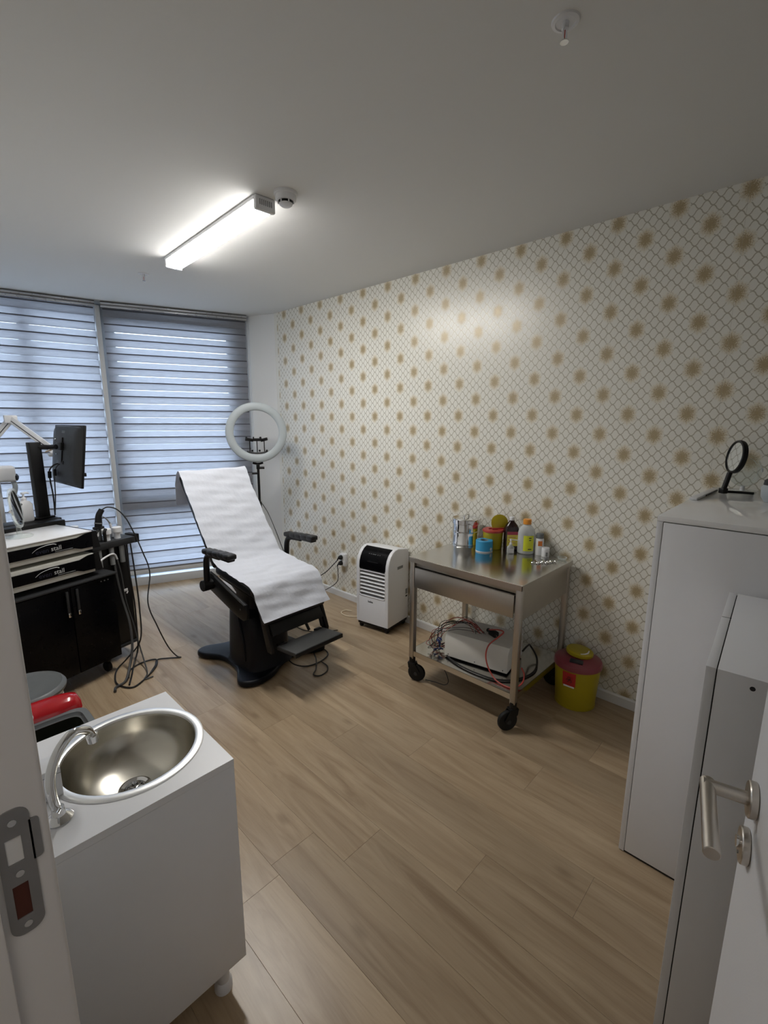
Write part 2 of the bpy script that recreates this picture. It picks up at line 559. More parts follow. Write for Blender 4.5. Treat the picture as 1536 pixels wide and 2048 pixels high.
def prism(bm, poly, a, b, axis='z', bev=0.0, seg=2, M=None):
    """extrude a 2-D outline from a to b along an axis: z->(x,y), x->(y,z), y->(x,z)"""
    t = bmesh.new()

    def P(u, v, w):
        return {'z': (u, v, w), 'x': (w, u, v), 'y': (u, w, v)}[axis]
    lo = [t.verts.new(P(u, v, a)) for u, v in poly]
    hi = [t.verts.new(P(u, v, b)) for u, v in poly]
    n = len(poly)
    for i in range(n):
        j = (i + 1) % n
        t.faces.new((lo[i], lo[j], hi[j], hi[i]))
    cl = t.faces.new(lo[::-1])
    ch = t.faces.new(hi)
    bmesh.ops.recalc_face_normals(t, faces=t.faces[:])
    if bev > 0:
        es = list(set(cl.edges[:] + ch.edges[:]))
        bmesh.ops.bevel(t, geom=es, offset=bev, segments=seg, profile=0.5, affect='EDGES')
    merge(bm, t, M)


def obj(name, bm, mat, parent=None, loc=(0, 0, 0), rot=(0, 0, 0), smooth=38):
    me = bpy.data.meshes.new(name)
    bm.to_mesh(me)
    bm.free()
    return mobj(name, me, mat, parent, loc, rot, smooth)


def mobj(name, me, mat, parent=None, loc=(0, 0, 0), rot=(0, 0, 0), smooth=38):
    if mat is not None and not me.materials:
        me.materials.append(MAT[mat])
    if smooth:
        for p in me.polygons:
            p.use_smooth = True
        me.set_sharp_from_angle(angle=math.radians(smooth))
    o = bpy.data.objects.new(name, me)
    o.location = loc
    o.rotation_euler = rot
    if parent:
        o.parent = parent
    COL.objects.link(o)
    return o


def tag(o, label, cat=None, group=None, kind=None):
    o['label'] = label
    if cat:
        o['category'] = cat
    if group:
        o['group'] = group
    if kind:
        o['kind'] = kind
    return o


def thing(name, label, cat, loc=(0, 0, 0), rotz=0.0, group=None):
    o = bpy.data.objects.new(name, None)
    o.empty_display_size = 0.05
    o.location = loc
    o.rotation_euler = (0, 0, rotz)
    COL.objects.link(o)
    return tag(o, label, cat, group)


def struct(o):
    o['kind'] = 'structure'
    return o


def part(name, mat, parent, fn, *a, loc=(0, 0, 0), rot=(0, 0, 0), smooth=38, **k):
    bm = bmesh.new()
    fn(bm, *a, **k)
    return obj(name, bm, mat, parent, loc, rot, smooth)


def text_mesh(body, size, extrude=0.0006):
    cu = bpy.data.curves.new('txt', 'FONT')
    cu.body = body
    cu.size = size
    cu.extrude = extrude
    cu.align_x = 'CENTER'
    cu.align_y = 'CENTER'
    cu.resolution_u = 3
    o = bpy.data.objects.new('txt', cu)
    COL.objects.link(o)
    dg = bpy.context.evaluated_depsgraph_get()
    me = bpy.data.meshes.new_from_object(o.evaluated_get(dg))
    bpy.data.objects.remove(o)
    bpy.data.curves.remove(cu)
    me.materials.clear()
    return me


# ------------------------------------------------------------------ the room
WX = 2.705           # wallpaper wall
LX = 0.055           # door wall, room face
CZ = 2.632           # ceiling
FA = Vector((1.375, 4.81))      # blind line: joint of the two facets
FB = Vector((2.575, 4.36))
FL = Vector((LX, 5.092))
DOOR_Y0, DOOR_Y1 = -0.205, 0.62


def facade_y(x):
    if x > FA.x:
        return FA.y + (x - FA.x) * (FB.y - FA.y) / (FB.x - FA.x)
    return FA.y + (x - FA.x) * (FL.y - FA.y) / (FL.x - FA.x)


def room():
    # floor: slab with individual planks
    bm = bmesh.new()
    prism(bm, [(-1.4, -1.0), (2.72, -1.0), (2.72, 4.42), (2.6, 4.46), (1.40, 4.90), (-0.1, 5.22), (-1.4, 5.22)], -0.05, -0.006)
    fl = struct(obj('floor', bm, 'subfloor', smooth=0))
    fl['label'] = 'pale oak plank floor running towards the window'
    W, L = 0.195, 1.237
    first = {0: 1.283, 1: 1.103, 2: 0.737, 3: 0.41, 4: 1.292}
    rng = random.Random(3)
    for i in range(-11, 11):
        x0 = 0.75 + W * i
        x1 = min(x0 + W, WX + 0.01)
        if x0 > WX:
            continue
        ph = first.get(i, rng.uniform(0, L))
        yend = facade_y((x0 + x1) / 2) + 0.09 if x0 > -0.2 else 5.2
        y = ph - L * 4
        while y < yend:
            ya, yb = max(y, -0.98), min(y + L, yend)
            y += L
            if yb - ya < 0.05:
                continue
            bm = bmesh.new()
            cx, cy = (x0 + x1) / 2, (ya + yb) / 2
            span(bm, (x0 - cx + 0.0002, ya - cy + 0.0002, -0.006), (x1 - cx - 0.0002, yb - cy - 0.0002, 0.0), 0.0005, 1)
            obj('plank', bm, 'plank', fl, (cx, cy, 0), smooth=0)
    # ceiling
    bm = bmesh.new()
    span(bm, (-1.45, -1.05, CZ), (2.9, 5.4, CZ + 0.08))
    c = struct(obj('ceiling', bm, 'ceiling', smooth=0))
    c['label'] = 'plain white painted ceiling'
    # wallpaper wall
    bm = bmesh.new()
    span(bm, (WX, -1.0, 0), (WX + 0.12, 4.30, CZ))
    w = struct(obj('wall_right', bm, 'wallpaper', smooth=0))
    w['label'] = 'cream wall papered with a trellis and gold medallions'
    # white corner pier between wallpaper and window
    bm = bmesh.new()
    prism(bm, [(WX, 4.075), (2.60, 4.365), (2.62, 4.62), (2.85, 4.62), (2.85, 4.075)], 0, CZ)
    w = struct(obj('wall_corner', bm, 'paint', smooth=0))
    w['label'] = 'narrow white pier between window and wallpaper'
    # door wall
    for nm, y0, y1, z0 in (('wall_left', DOOR_Y1 + 0.045, 5.35, 0), ('wall_left_near', -1.0, DOOR_Y0 - 0.045, 0),
                           ('wall_left_lintel', DOOR_Y0 - 0.045, DOOR_Y1 + 0.045, 2.075)):
        bm = bmesh.new()
        span(bm, (-0.115, y0, z0), (LX, y1, CZ))
        struct(obj(nm, bm, 'paint', smooth=0))
    bm = bmesh.new()
    span(bm, (-1.4, -1.1, 0), (2.85, -1.0, CZ))
    struct(obj('wall_near', bm, 'paint', smooth=0))
    bm = bmesh.new()
    span(bm, (-1.5, -1.1, 0), (-1.4, 5.35, CZ))
    struct(obj('wall_hall', bm, 'paint', smooth=0))
    bm = bmesh.new()
    span(bm, (-1.4, 2.2, 0), (-0.115, 2.3, CZ))
    struct(obj('wall_hall_end', bm, 'paint', smooth=0))
    # baseboard on the wallpaper wall, in lengths
    rt = bpy.data.objects.new('baseboard_right', None)
    COL.objects.link(rt)
    rt.location = (WX, 0, 0)
    struct(rt)
    rt['label'] = 'low white skirting board under the wallpaper'
    ys = [-0.95, 0.30, 1.62, 2.94, 4.07]
    for a, b in zip(ys[:-1], ys[1:]):
        bm = bmesh.new()
        prism(bm, [(0, 0), (-0.014, 0), (-0.014, 0.052), (-0.009, 0.06), (0, 0.06)], a + 0.0006, b - 0.0006, 'y')
        obj('skirting_length', bm, 'trim', rt, smooth=0)
    # left wall skirting
    bm = bmesh.new()
    prism(bm, [(LX, 0), (LX + 0.014, 0), (LX + 0.014, 0.052), (LX + 0.009, 0.06), (LX, 0.06)], DOOR_Y1 + 0.13, 5.05, 'y')
    struct(obj('baseboard_left', bm, 'trim', smooth=0))
    # added fill panel, out of view, to brighten surfaces around the doorway
    t = thing('hall_fill_panel', 'dim square ceiling panel in the hall behind the doorway', 'lamp', (-0.46, -0.12, CZ))
    part('housing', 'white', t, box, (0, 0, -0.012), (0.62, 0.62, 0.024), 0.004)
    part('diffuser', 'hall_fill_glow', t, box, (0, 0, -0.026), (0.58, 0.58, 0.006), 0.002)


def door_frame():
    t = bpy.data.objects.new('trim_1', None)
    COL.objects.link(t)
    t.location = (0, DOOR_Y1, 0)
    struct(t)
    t['label'] = 'white door frame with steel strike plate'
    # lock side
    part('jamb', 'jamb', t, span, (-0.12, 0.0, 0), (0.068, 0.045, 2.075), 0.006, 3)
    part('door_stop', 'jamb', t, span, (-0.12, -0.014, 0), (0.012, 0.001, 2.03), 0.003)
    part('casing', 'jamb', t, span, (LX - 0.001, 0.02, 0), (0.069, 0.11, 2.12), 0.004)
    # hinge side and head
    w = DOOR_Y0 - DOOR_Y1
    part('jamb', 'jamb', t, span, (-0.12, w - 0.045, 0), (0.068, w, 2.075), 0.004)
    part('casing', 'jamb', t, span, (LX - 0.001, w - 0.11, 0), (0.069, w - 0.02, 2.12), 0.004)
    part('head', 'jamb', t, span, (-0.12, w - 0.045, 2.03), (0.068, 0.045, 2.075), 0.004)
    # strike plate set in the jamb face, looking towards the opening
    zc = 1.082
    sp = bpy.data.objects.new('strike_plate', None)
    sp.location = (0.034, -0.0012, zc)
    sp.parent = t
    COL.objects.link(sp)
    sp['label'] = 'grey steel strike plate with two openings'
    # rounded plate with two holes, built from strips
    bm = bmesh.new()
    hw, hh = 0.0165, 0.084

    def rrect(x0, z0, x1, z1, r, corners, n=6):
        pts = []
        for (cx, cz, a0, on) in ((x1 - r, z1 - r, 0, corners[0]), (x0 + r, z1 - r, 90, corners[1]),
                                 (x0 + r, z0 + r, 180, corners[2]), (x1 - r, z0 + r, 270, corners[3])):
            if on:
                for k in range(n + 1):
                    a = math.radians(a0 + 90 * k / n)
                    pts.append((cx + r * math.cos(a), cz + r * math.sin(a)))
            else:
                sx = 1 if a0 in (0, 270) else -1
                sz = 1 if a0 in (0, 90) else -1
                pts.append((cx + r * sx, cz + r * sz))
        return pts
    zs = [(-hh, -0.060, 0), (-0.060, -0.015, 1), (-0.015, 0.015, 0), (0.015, 0.048, 1), (0.048, hh, 0)]
    for k, (a, b, hole) in enumerate(zs):
        if hole:
            prism(bm, [(-hw, a), (-0.009, a), (-0.009, b), (-hw, b)], -0.0008, 0.0012, 'y')
            prism(bm, [(0.006, a), (hw, a), (hw, b), (0.006, b)], -0.0008, 0.0012, 'y')
        else:
            cs = (k == 4, k == 4, k == 0, k == 0)
            prism(bm, rrect(-hw, a, hw, b, 0.014, cs), -0.0008, 0.0012, 'y')
    prism(bm, rrect(hw - 0.002, 0.008, hw + 0.008, 0.062, 0.005, (1, 0, 0, 1)), -0.0008, 0.0012, 'y')
    obj('plate', bm, 'plate', sp, smooth=0)
    part('latch_pocket', 'trim', sp, span, (-0.009, 0.0004, 0.015), (0.006, 0.0014, 0.048))
    part('bolt_pocket', 'rust', sp, span, (-0.009, 0.0004, -0.060), (0.006, 0.0014, -0.015))
    for z in (0.068, 0.0, -0.071):
        part('screw', 'chrome', sp, cyl, (0, -0.0008, z), (0, -0.0022, z), 0.0042, 12)


def door():
    ang = math.radians(12.0)
    L, T = 0.85, 0.040
    hx_, hy_ = 0.865 - L * math.cos(ang), 0.022 - L * math.sin(ang)
    d = bpy.data.objects.new('door_1', None)
    COL.objects.link(d)
    d.location = (hx_, hy_, 0)
    d.rotation_euler = (0, 0, ang)
    struct(d)
    d['label'] = 'white door leaf standing open with a satin lever handle'
    part('leaf', 'doorskin', d, span, (0, -T, 0.008), (L, 0, 2.025), 0.003)
    # lever handle on the visible face
    h = bpy.data.objects.new('door_handle', None)
    h.parent = d
    h.location = (L - 0.055, 0, 1.052)
    COL.objects.link(h)
    part('rosette', 'satin', h, cyl, (0, 0, 0), (0, 0.011, 0), 0.0265, 28, None, 0.0015)
    bm = bmesh.new()
    cyl(bm, (0, 0.008, 0), (0, 0.066, 0), 0.0098, 18)
    obj('neck', bm, 'satin', h)
    bm = bmesh.new()
    cyl(bm, (0.0098, 0.060, 0.0), (-0.125, 0.060, -0.012), 0.0105, 20, None, 0.001)
    obj('lever', bm, 'satin', h)
    # key rosette below
    k = bpy.data.objects.new('key_rosette', None)
    k.parent = d
    k.location = (L - 0.055, 0, 0.972)
    COL.objects.link(k)
    part('rosette', 'satin', k, cyl, (0, 0, 0), (0, 0.011, 0), 0.0265, 28, None, 0.0015)
    part('cylinder', 'chrome', k, cyl, (0, 0.010, 0.004), (0, 0.016, 0.004), 0.0085, 16)
    part('screw', 'plate', k, cyl, (0, 0.010, -0.014), (0, 0.0125, -0.014), 0.0028, 10)
    for z in (0.25, 1.02, 1.80):
        part('hinge', 'satin', d, cyl, (-0.006, 0.006, z - 0.045), (-0.006, 0.006, z + 0.045), 0.0075, 14)


# ------------------------------------------------------------------ windows and blinds
def facet(A, B):
    t = (B - A).normalized()
    return math.atan2(t.y, t.x), (B - A).length


def window(idx, A, B, uprights, cross, panes, label):
    ang, L = facet(A, B)
    w = bpy.data.objects.new('window_%d' % idx, None)
    COL.objects.link(w)
    w.location = (A.x, A.y, 0)
    w.rotation_euler = (0, 0, ang)
    struct(w)
    w['label'] = label
    y0, y1 = 0.10, 0.17
    for a, b in uprights:
        part('upright', 'frame', w, span, (a, y0, 0), (b, y1, CZ), 0.004)
    for a, b, z0, z1 in cross:
        part('crossbar', 'frame', w, span, (a, y0 + 0.004, z0), (b, y1 - 0.004, z1), 0.004)
    for a, b, z0, z1 in panes:
        part('pane', 'glass', w, span, (a - 0.005, y0 + 0.030, z0 - 0.005), (b + 0.005, y0 + 0.036, z1 + 0.005), smooth=0)
    return w


def zebra_blind(A, B, u0, u1, z_line, frac_f, frac_r, shift, label, top=2.60, zbot=0.165):
    """day and night roller blind: front and rear curtain of alternating solid and net bands"""
    ang, L = facet(A, B)
    t = thing('roller_blind', label, 'blind', (A.x, A.y, 0), ang, 'day and night roller blinds on the window')
    P = 0.124
    yf, yr = 0.0, 0.026
    cu = (u0 + u1) / 2
    wdt = u1 - u0
    meshes = {}

    def band(name, z0, z1, y, mat):
        key = (round(z1 - z0, 4), mat)
        if key not in meshes:
            bm = bmesh.new()
            box(bm, (0, 0, 0), (wdt, 0.0016, z1 - z0))
            me = bpy.data.meshes.new(name)
            bm.to_mesh(me)
            bm.free()
            meshes[key] = me
        o = mobj(name, meshes[key], mat, t, (cu, y, (z0 + z1) / 2), smooth=0)
        if mat == 'solid_band' and y == yf and z1 < top - 0.001:  # added dark strip paints the shade where front and rear bands overlap
            if 'overlap_shade' not in meshes:
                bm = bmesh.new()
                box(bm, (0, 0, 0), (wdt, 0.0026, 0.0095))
                meshes['overlap_shade'] = bpy.data.meshes.new('overlap_shade')
                bm.to_mesh(meshes['overlap_shade'])
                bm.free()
            mobj('overlap_shade', meshes['overlap_shade'], 'overlap_shade', o, (0, 0.0004, (z1 - z0) / 2 - 0.0048), smooth=0)
    # lower edge of every front band sits at z_line + k*P
    k0 = int((zbot - z_line) / P) - 1
    z = z_line + k0 * P
    while z < top:
        for fr, y, dz in ((frac_f, yf, 0.0), (frac_r, yr, shift * P)):
            za, zb = z + dz, z + dz + fr * P
            zc, zd = zb, z + dz + P
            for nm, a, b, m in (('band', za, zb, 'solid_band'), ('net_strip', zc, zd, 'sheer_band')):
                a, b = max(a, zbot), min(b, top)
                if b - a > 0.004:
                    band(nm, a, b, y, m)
        z += P
    # head rail with two bright lips, roller, bottom bar and bead chain
    hr = part('head_rail', 'railgrey', t, span, (u0 - 0.01, -0.035, top - 0.005), (u1 + 0.01, 0.06, CZ - 0.002), 0.006)
    part('lip', 'alu', hr, span, (u0 - 0.01, -0.042, CZ - 0.026), (u1 + 0.01, -0.034, CZ - 0.012), 0.002)
    part('lip', 'alu', hr, span, (u0 - 0.01, -0.040, top - 0.022), (u1 + 0.01, -0.020, top - 0.004), 0.004)
    bb = part('bottom_bar', 'frame', t, span, (u0, -0.010, zbot - 0.045), (u1, 0.034, zbot + 0.002), 0.006)
    part('seal_strip', 'railgrey', bb, span, (u0, -0.012, zbot + 0.001), (u1, 0.036, zbot + 0.012), 0.002)
    part('bead_chain', 'cord_white', t, tube, [(u1 + 0.012, -0.012, top), (u1 + 0.016, -0.012, 1.6), (u1 + 0.012, -0.012, 0.75),
                                               (u1 + 0.02, -0.012, 0.72), (u1 + 0.024, -0.012, 1.6), (u1 + 0.020, -0.012, top)], 0.0022, 6, 6)
    return t


def facade():
    window(1, FA, FB, [(-0.04, 0.115), (1.09, 1.30)],
           [(0.115, 1.09, 2.44, CZ), (0.115, 1.09, 0.69, 0.93), (0.115, 1.09, 0.0, 0.10)],
           [(0.115, 1.09, 0.93, 2.44), (0.115, 1.09, 0.10, 0.69)],
           'white framed window facet beside the corner pier')
    LB = (FA - FL).length
    window(2, FL, FA, [(-0.05, 0.06), (0.77, 0.855), (LB - 0.03, LB + 0.02)],
           [(0.06, LB - 0.03, 2.52, CZ), (0.06, LB - 0.03, 0.0, 0.10), (0.06, LB - 0.03, 0.72, 0.76)],
           [(0.06, 0.77, 0.76, 2.52), (0.855, LB - 0.03, 0.76, 2.52), (0.06, 0.77, 0.10, 0.72), (0.855, LB - 0.03, 0.10, 0.72)],
           'white framed window facet behind the monitor')
    # cover strip standing where the facets meet
    bm = bmesh.new()
    span(bm, (FA.x - 0.016, FA.y - 0.012, 0.0), (FA.x + 0.022, FA.y + 0.09, CZ - 0.035), 0.004)
    s = struct(obj('trim_2', bm, 'frame'))
    s['label'] = 'slim grey strip between the two blinds'
    # low sill upstand under the blinds
    for k, (A, B) in enumerate(((FA, FB), (FL, FA))):
        ang, L = facet(A, B)
        bm = bmesh.new()
        span(bm, (0, 0.012, 0), (L, 0.10, 0.085), 0.003)
        s = struct(obj('trim_%d' % (3 + k), bm, 'frame', None, (A.x, A.y, 0), (0, 0, ang)))
        s['label'] = ('pale upstand under the blind nearest the corner pier', 'pale upstand under the blind behind the trolley cart')[k]
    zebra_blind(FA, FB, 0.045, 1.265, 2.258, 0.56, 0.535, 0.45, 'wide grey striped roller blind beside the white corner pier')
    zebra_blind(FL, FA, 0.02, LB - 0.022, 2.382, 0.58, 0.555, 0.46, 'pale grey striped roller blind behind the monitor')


# ------------------------------------------------------------------ ceiling fittings
def ceiling_fittings():
    t = thing('ceiling_lamp', 'lit white batten lamp fixed along the ceiling', 'lamp', (1.375, 2.655, CZ), math.radians(-2.6))
    L, W = 1.145, 0.098
    part('housing', 'white', t, span, (-W / 2 - 0.004, -L / 2, -0.018), (W / 2 + 0.004, L / 2, 0.0), 0.003)
    bm = bmesh.new()
    prism(bm, [(-W / 2, -0.018), (W / 2, -0.018), (W / 2 - 0.003, -0.050), (-W / 2 + 0.003, -0.050)], -L / 2 + 0.002, L / 2 - 0.002, 'y')
    obj('diffuser_flank', bm, 'lamp_side', t, smooth=50)
    bm = bmesh.new()
    prism(bm, [(W / 2 - 0.003, -0.0502), (W / 2 - 0.008, -0.0555), (W / 2 - 0.016, -0.059), (-W / 2 + 0.016, -0.059), (-W / 2 + 0.008, -0.0555), (-W / 2 + 0.003, -0.0502)],
          -L / 2 + 0.002, L / 2 - 0.002, 'y')
    obj('diffuser', bm, 'lamp_glow', t, smooth=50)
    for s in (-1, 1):
        e = part('end_cap', 'white', t, box, (0, s * (L / 2 + 0.008), -0.031), (W + 0.006, 0.024, 0.062), 0.006, 3)
        for k in range(7):
            part('slot', 'midgrey', e, box, (-0.030 + k * 0.010, s * (L / 2 + 0.0203), -0.028), (0.0045, 0.0015, 0.024))
    # smoke detector
    t = thing('smoke_detector', 'round white smoke detector beside the ceiling lamp', 'smoke detector', (1.392, 1.965, CZ))
    part('base', 'white', t, lathe, [(0, 0), (0.054, 0), (0.054, -0.010), (0.050, -0.014), (0, -0.014)], 40)
    part('cap', 'white', t, lathe, [(0.049, -0.013), (0.047, -0.030), (0.043, -0.035), (0.034, -0.036)], 40)
    part('chamber', 'black', t, lathe, [(0.034, -0.030), (0.030, -0.046), (0, -0.046)], 40)
    part('nose', 'white', t, lathe, [(0.031, -0.045), (0.030, -0.050), (0.022, -0.056), (0, -0.058)], 40)
    for k in range(6):
        a = k * PI / 3 + 0.3
        part('rib', 'white', t, box, (0, 0, 0), (0.006, 0.005, 0.014), 0.001, loc=(0.034 * math.cos(a), 0.034 * math.sin(a), -0.040), rot=(0, 0, a))
    # sprinkler heads
    for k, (x, y, lab) in enumerate(((1.36, 0.652, 'white sprinkler head with round plate nearest the camera'),
                                     (1.383, 3.70, 'small white sprinkler head near the window'))):
        t = thing('sprinkler_head', lab, 'sprinkler', (x, y, CZ), 0, 'ceiling sprinklers')
        part('plate', 'white', t, lathe, [(0.036, 0), (0.034, -0.004), (0.026, -0.006), (0.024, -0.003), (0, -0.003)], 32)
        part('body', 'white', t, lathe, [(0.009, -0.002), (0.009, -0.018), (0.006, -0.020), (0, -0.020)], 16)
        part('frame_arm', 'white', t, tube, [(-0.007, 0, -0.018), (-0.011, 0, -0.032), (-0.003, 0, -0.046)], 0.0017, 6)
        part('frame_arm', 'white', t, tube, [(0.007, 0, -0.018), (0.011, 0, -0.032), (0.003, 0, -0.046)], 0.0017, 6)
        part('bulb', 'redlabel', t, cyl, (0, 0, -0.020), (0, 0, -0.044), 0.0014, 8)
        part('deflector', 'chrome', t, lathe, [(0, -0.045), (0.011, -0.046), (0.011, -0.048), (0, -0.048)], 16)


# ------------------------------------------------------------------ treatment chair
CH = (1.597, 2.733)
CHR = 0.038


def ribbon(bm, path, width, amp, thick=0.0012, nx=22, seed=1, edge=0.004):
    rng = random.Random(seed)
    pts = catmull([(0, y, z) for y, z in path], 14)
    ph = [rng.uniform(0, 6.28) for _ in range(8)]
    t = bmesh.new()
    grid = []
    s = 0.0
    n = len(pts)
    for i, p in enumerate(pts):
        if i:
            s += (p - pts[i - 1]).length
        tg = (pts[min(i + 1, n - 1)] - pts[max(i - 1, 0)]).normalized()
        nr = Vector((0, -tg.z, tg.y))
        row = []
        for k in range(nx + 1):
            u = k / nx - 0.5
            x = u * width + edge * math.sin(s * 23 + ph[0]) * (1 if k == nx else 0.4 if k == 0 else 0)
            w = (math.sin(s * 58 + u * 5 + ph[1]) * 0.5 + math.sin(s * 97 - u * 9 + ph[2]) * 0.35 +
                 math.sin(s * 31 + u * 14 + ph[3]) * 0.4 + math.sin(u * 21 + s * 12 + ph[4]) * 0.3)
            row.append(p + Vector((x, 0, 0)) + nr * amp * w)
        grid.append((row, nr))
    a = [[t.verts.new(v) for v in row] for row, nr in grid]
    b = [[t.verts.new(v - nr * thick) for v in row] for row, nr in grid]
    for i in range(n - 1):
        for k in range(nx):
            t.faces.new((a[i][k], a[i + 1][k], a[i + 1][k + 1], a[i][k + 1]))
            t.faces.new((b[i][k], b[i][k + 1], b[i + 1][k + 1], b[i + 1][k]))
    for i in range(n - 1):
        t.faces.new((a[i][0], b[i][0], b[i + 1][0], a[i + 1][0]))
        t.faces.new((a[i][nx], a[i + 1][nx], b[i + 1][nx], b[i][nx]))
    for k in range(nx):
        t.faces.new((a[0][k], a[0][k + 1], b[0][k + 1], b[0][k]))
        t.faces.new((a[-1][k], b[-1][k], b[-1][k + 1], a[-1][k + 1]))
    bmesh.ops.recalc_face_normals(t, faces=t.faces[:])
    merge(bm, t)


def loft(bm, secs, n=28):
    """superellipse sections (cx,cy,z,hx,hy,power)"""
    t = bmesh.new()
    rings = []
    for cx, cy, z, hx_, hy_, pw in secs:
        ring = []
        for k in range(n):
            a = 2 * PI * k / n
            c, s = math.cos(a), math.sin(a)
            ring.append(t.verts.new((cx + hx_ * math.copysign(abs(c) ** (2 / pw), c), cy + hy_ * math.copysign(abs(s) ** (2 / pw), s), z)))
        rings.append(ring)
    for a, b in zip(rings[:-1], rings[1:]):
        for k in range(n):
            t.faces.new((a[k], a[(k + 1) % n], b[(k + 1) % n], b[k]))
    t.faces.new(rings[0][::-1])
    t.faces.new(rings[-1])
    bmesh.ops.recalc_face_normals(t, faces=t.faces[:])
    merge(bm, t)


def chair():
    t = thing('treatment_chair', 'black reclining treatment chair covered with a white paper sheet', 'chair', (*CH, 0), CHR)
    # four-lobed base plate
    lobes = [(-0.345, -0.275), (-0.315, -0.345), (-0.235, -0.372), (-0.13, -0.352), (-0.02, -0.285), (0.12, -0.250), (0.24, -0.310), (0.305, -0.325), (0.335, -0.275), (0.255, -0.12),
             (0.245, 0.10), (0.31, 0.24), (0.26, 0.30), (0.11, 0.24), (-0.11, 0.24), (-0.25, 0.30), (-0.325, 0.275), (-0.325, 0.20), (-0.255, 0.06), (-0.265, -0.12)]
    out = [(p.x, p.y) for p in catmull([(x, y, 0) for x, y in lobes], 5, True)]
    bm = bmesh.new()
    prism(bm, out, 0.004, 0.045, 'z', 0.014, 3)
    obj('base_plate', bm, 'navy', t)
    part('column', 'navy', t, loft, [(-0.085, -0.125, 0.04, 0.172, 0.190, 4), (-0.085, -0.125, 0.058, 0.160, 0.178, 4), (-0.085, -0.120, 0.12, 0.155, 0.172, 4.4),
                                     (-0.075, -0.105, 0.30, 0.150, 0.162, 4.4), (-0.070, -0.090, 0.375, 0.145, 0.155, 4.2), (-0.060, -0.08, 0.402, 0.122, 0.135, 4)])
    part('column_collar', 'black', t, loft, [(-0.05, -0.05, 0.40, 0.10, 0.11, 4), (-0.04, -0.03, 0.47, 0.10, 0.12, 4), (0, 0.0, 0.525, 0.15, 0.16, 5)])
    part('column_ridge', 'navy', t, tube, [(-0.240, -0.20, 0.10), (-0.234, -0.18, 0.20), (-0.224, -0.13, 0.32), (-0.205, -0.08, 0.385)], 0.008, 8)
    # seat: cushion on a pan
    rp = math.atan2(0.685 - 0.625, 0.42)
    seat = part('seat', 'leather', t, box, (0, 0, 0), (0.49, 0.44, 0.062), 0.022, 4, loc=(0, -0.105, 0.612), rot=(rp, 0, 0))
    part('seat_pan', 'black', seat, box, (0, 0.0, -0.044), (0.44, 0.41, 0.03), 0.006)
    # backrest
    bl = math.hypot(0.40, 0.575)
    ra = math.atan2(0.40, 0.575)
    bk = part('backrest', 'leather', t, box, (0, 0.036, bl / 2), (0.475, 0.062, bl + 0.01), 0.022, 4, loc=(0, 0.105, 0.672), rot=(-ra, 0, 0))
    part('back_shell', 'black', bk, box, (0, 0.072, bl / 2), (0.40, 0.012, bl - 0.08), 0.004)
    # hinge plates at both sides of the seat
    for s in (-1, 1):
        bm = bmesh.new()
        pts = [(0.16, 0.60), (0.13, 0.515), (0.05, 0.49), (-0.20, 0.415), (-0.27, 0.405), (-0.305, 0.425), (-0.315, 0.47), (-0.30, 0.515), (-0.10, 0.575), (0.06, 0.622), (0.12, 0.635)]
        prism(bm, pts, s * 0.262, s * 0.281, 'x', 0.003)
        sp = obj('side_plate', bm, 'black', t)
        part('screw', 'chrome', sp, cyl, (s * 0.280, -0.245, 0.475), (s * 0.284, -0.245, 0.475), 0.006, 12)
        part('trim_edge', 'charcoal', sp, tube, [(s * 0.282, 0.05, 0.618), (s * 0.283, -0.10, 0.570), (s * 0.282, -0.295, 0.512)], 0.005, 6)
        # armrest
        a = bpy.data.objects.new('armrest', None)
        a.parent = t
        COL.objects.link(a)
        ax = s * 0.315
        bm = bmesh.new()
        segs = 5
        y0, y1 = 0.075, -0.245
        for k in range(segs):
            ya = y0 + (y1 - y0) * k / segs
            yb = y0 + (y1 - y0) * (k + 1) / segs
            h = 0.036 if 0 < k < segs - 1 else 0.033
            box(bm, (ax, (ya + yb) / 2, 0.795 + 0.004 * k), (0.062, abs(yb - ya) + 0.004, h), 0.011, 3)
        box(bm, (ax, (y0 + y1) / 2, 0.792), (0.050, abs(y1 - y0) - 0.02, 0.026), 0.008, 2)
        obj('pad', bm, 'leather', a)
        part('bracket', 'black', a, tube, [(ax, -0.09, 0.783), (ax, 0.03, 0.774), (ax, 0.072, 0.735), (ax, 0.082, 0.66), (ax, 0.088, 0.57)], 0.0195, 10, 8)
        part('pivot', 'black', a, cyl, (s * 0.262, 0.09, 0.56), (s * 0.350, 0.09, 0.56), 0.036, 18, None, 0.004)
        part('pivot_cap', 'chrome', a, cyl, (s * 0.286, 0.045, 0.575), (s * 0.296, 0.045, 0.575), 0.010, 12)
    # leg rest: padded flap, two side bars, arch and foot plate
    lr = math.atan2(0.10, 0.29)
    leg = part('leg_rest', 'leather', t, box, (0, 0, 0), (0.47, 0.042, 0.215), 0.016, 3, loc=(0, -0.366, 0.497), rot=(-math.radians(31), 0, 0))
    part('lower_panel', 'black', leg, box, (0, 0.012, -0.145), (0.40, 0.02, 0.08), 0.006)
    for s in (-1, 1):
        bm = bmesh.new()
        prism(bm, [(-0.315, 0.60), (-0.345, 0.60), (-0.475, 0.262), (-0.470, 0.235), (-0.430, 0.235), (-0.418, 0.262)], s * 0.205, s * 0.228, 'x', 0.003)
        obj('side_bar', bm, 'black', t)
    part('foot_arch', 'black', t, tube, [(0.20, -0.440, 0.27), (0.185, -0.42, 0.36), (0.13, -0.405, 0.40), (0.02, -0.40, 0.405), (-0.10, -0.405, 0.40), (-0.19, -0.43, 0.33)], 0.015, 8)
    part('strut', 'black', t, tube, [(0.09, -0.30, 0.44), (0.12, -0.40, 0.25)], 0.010, 8, spline=False)
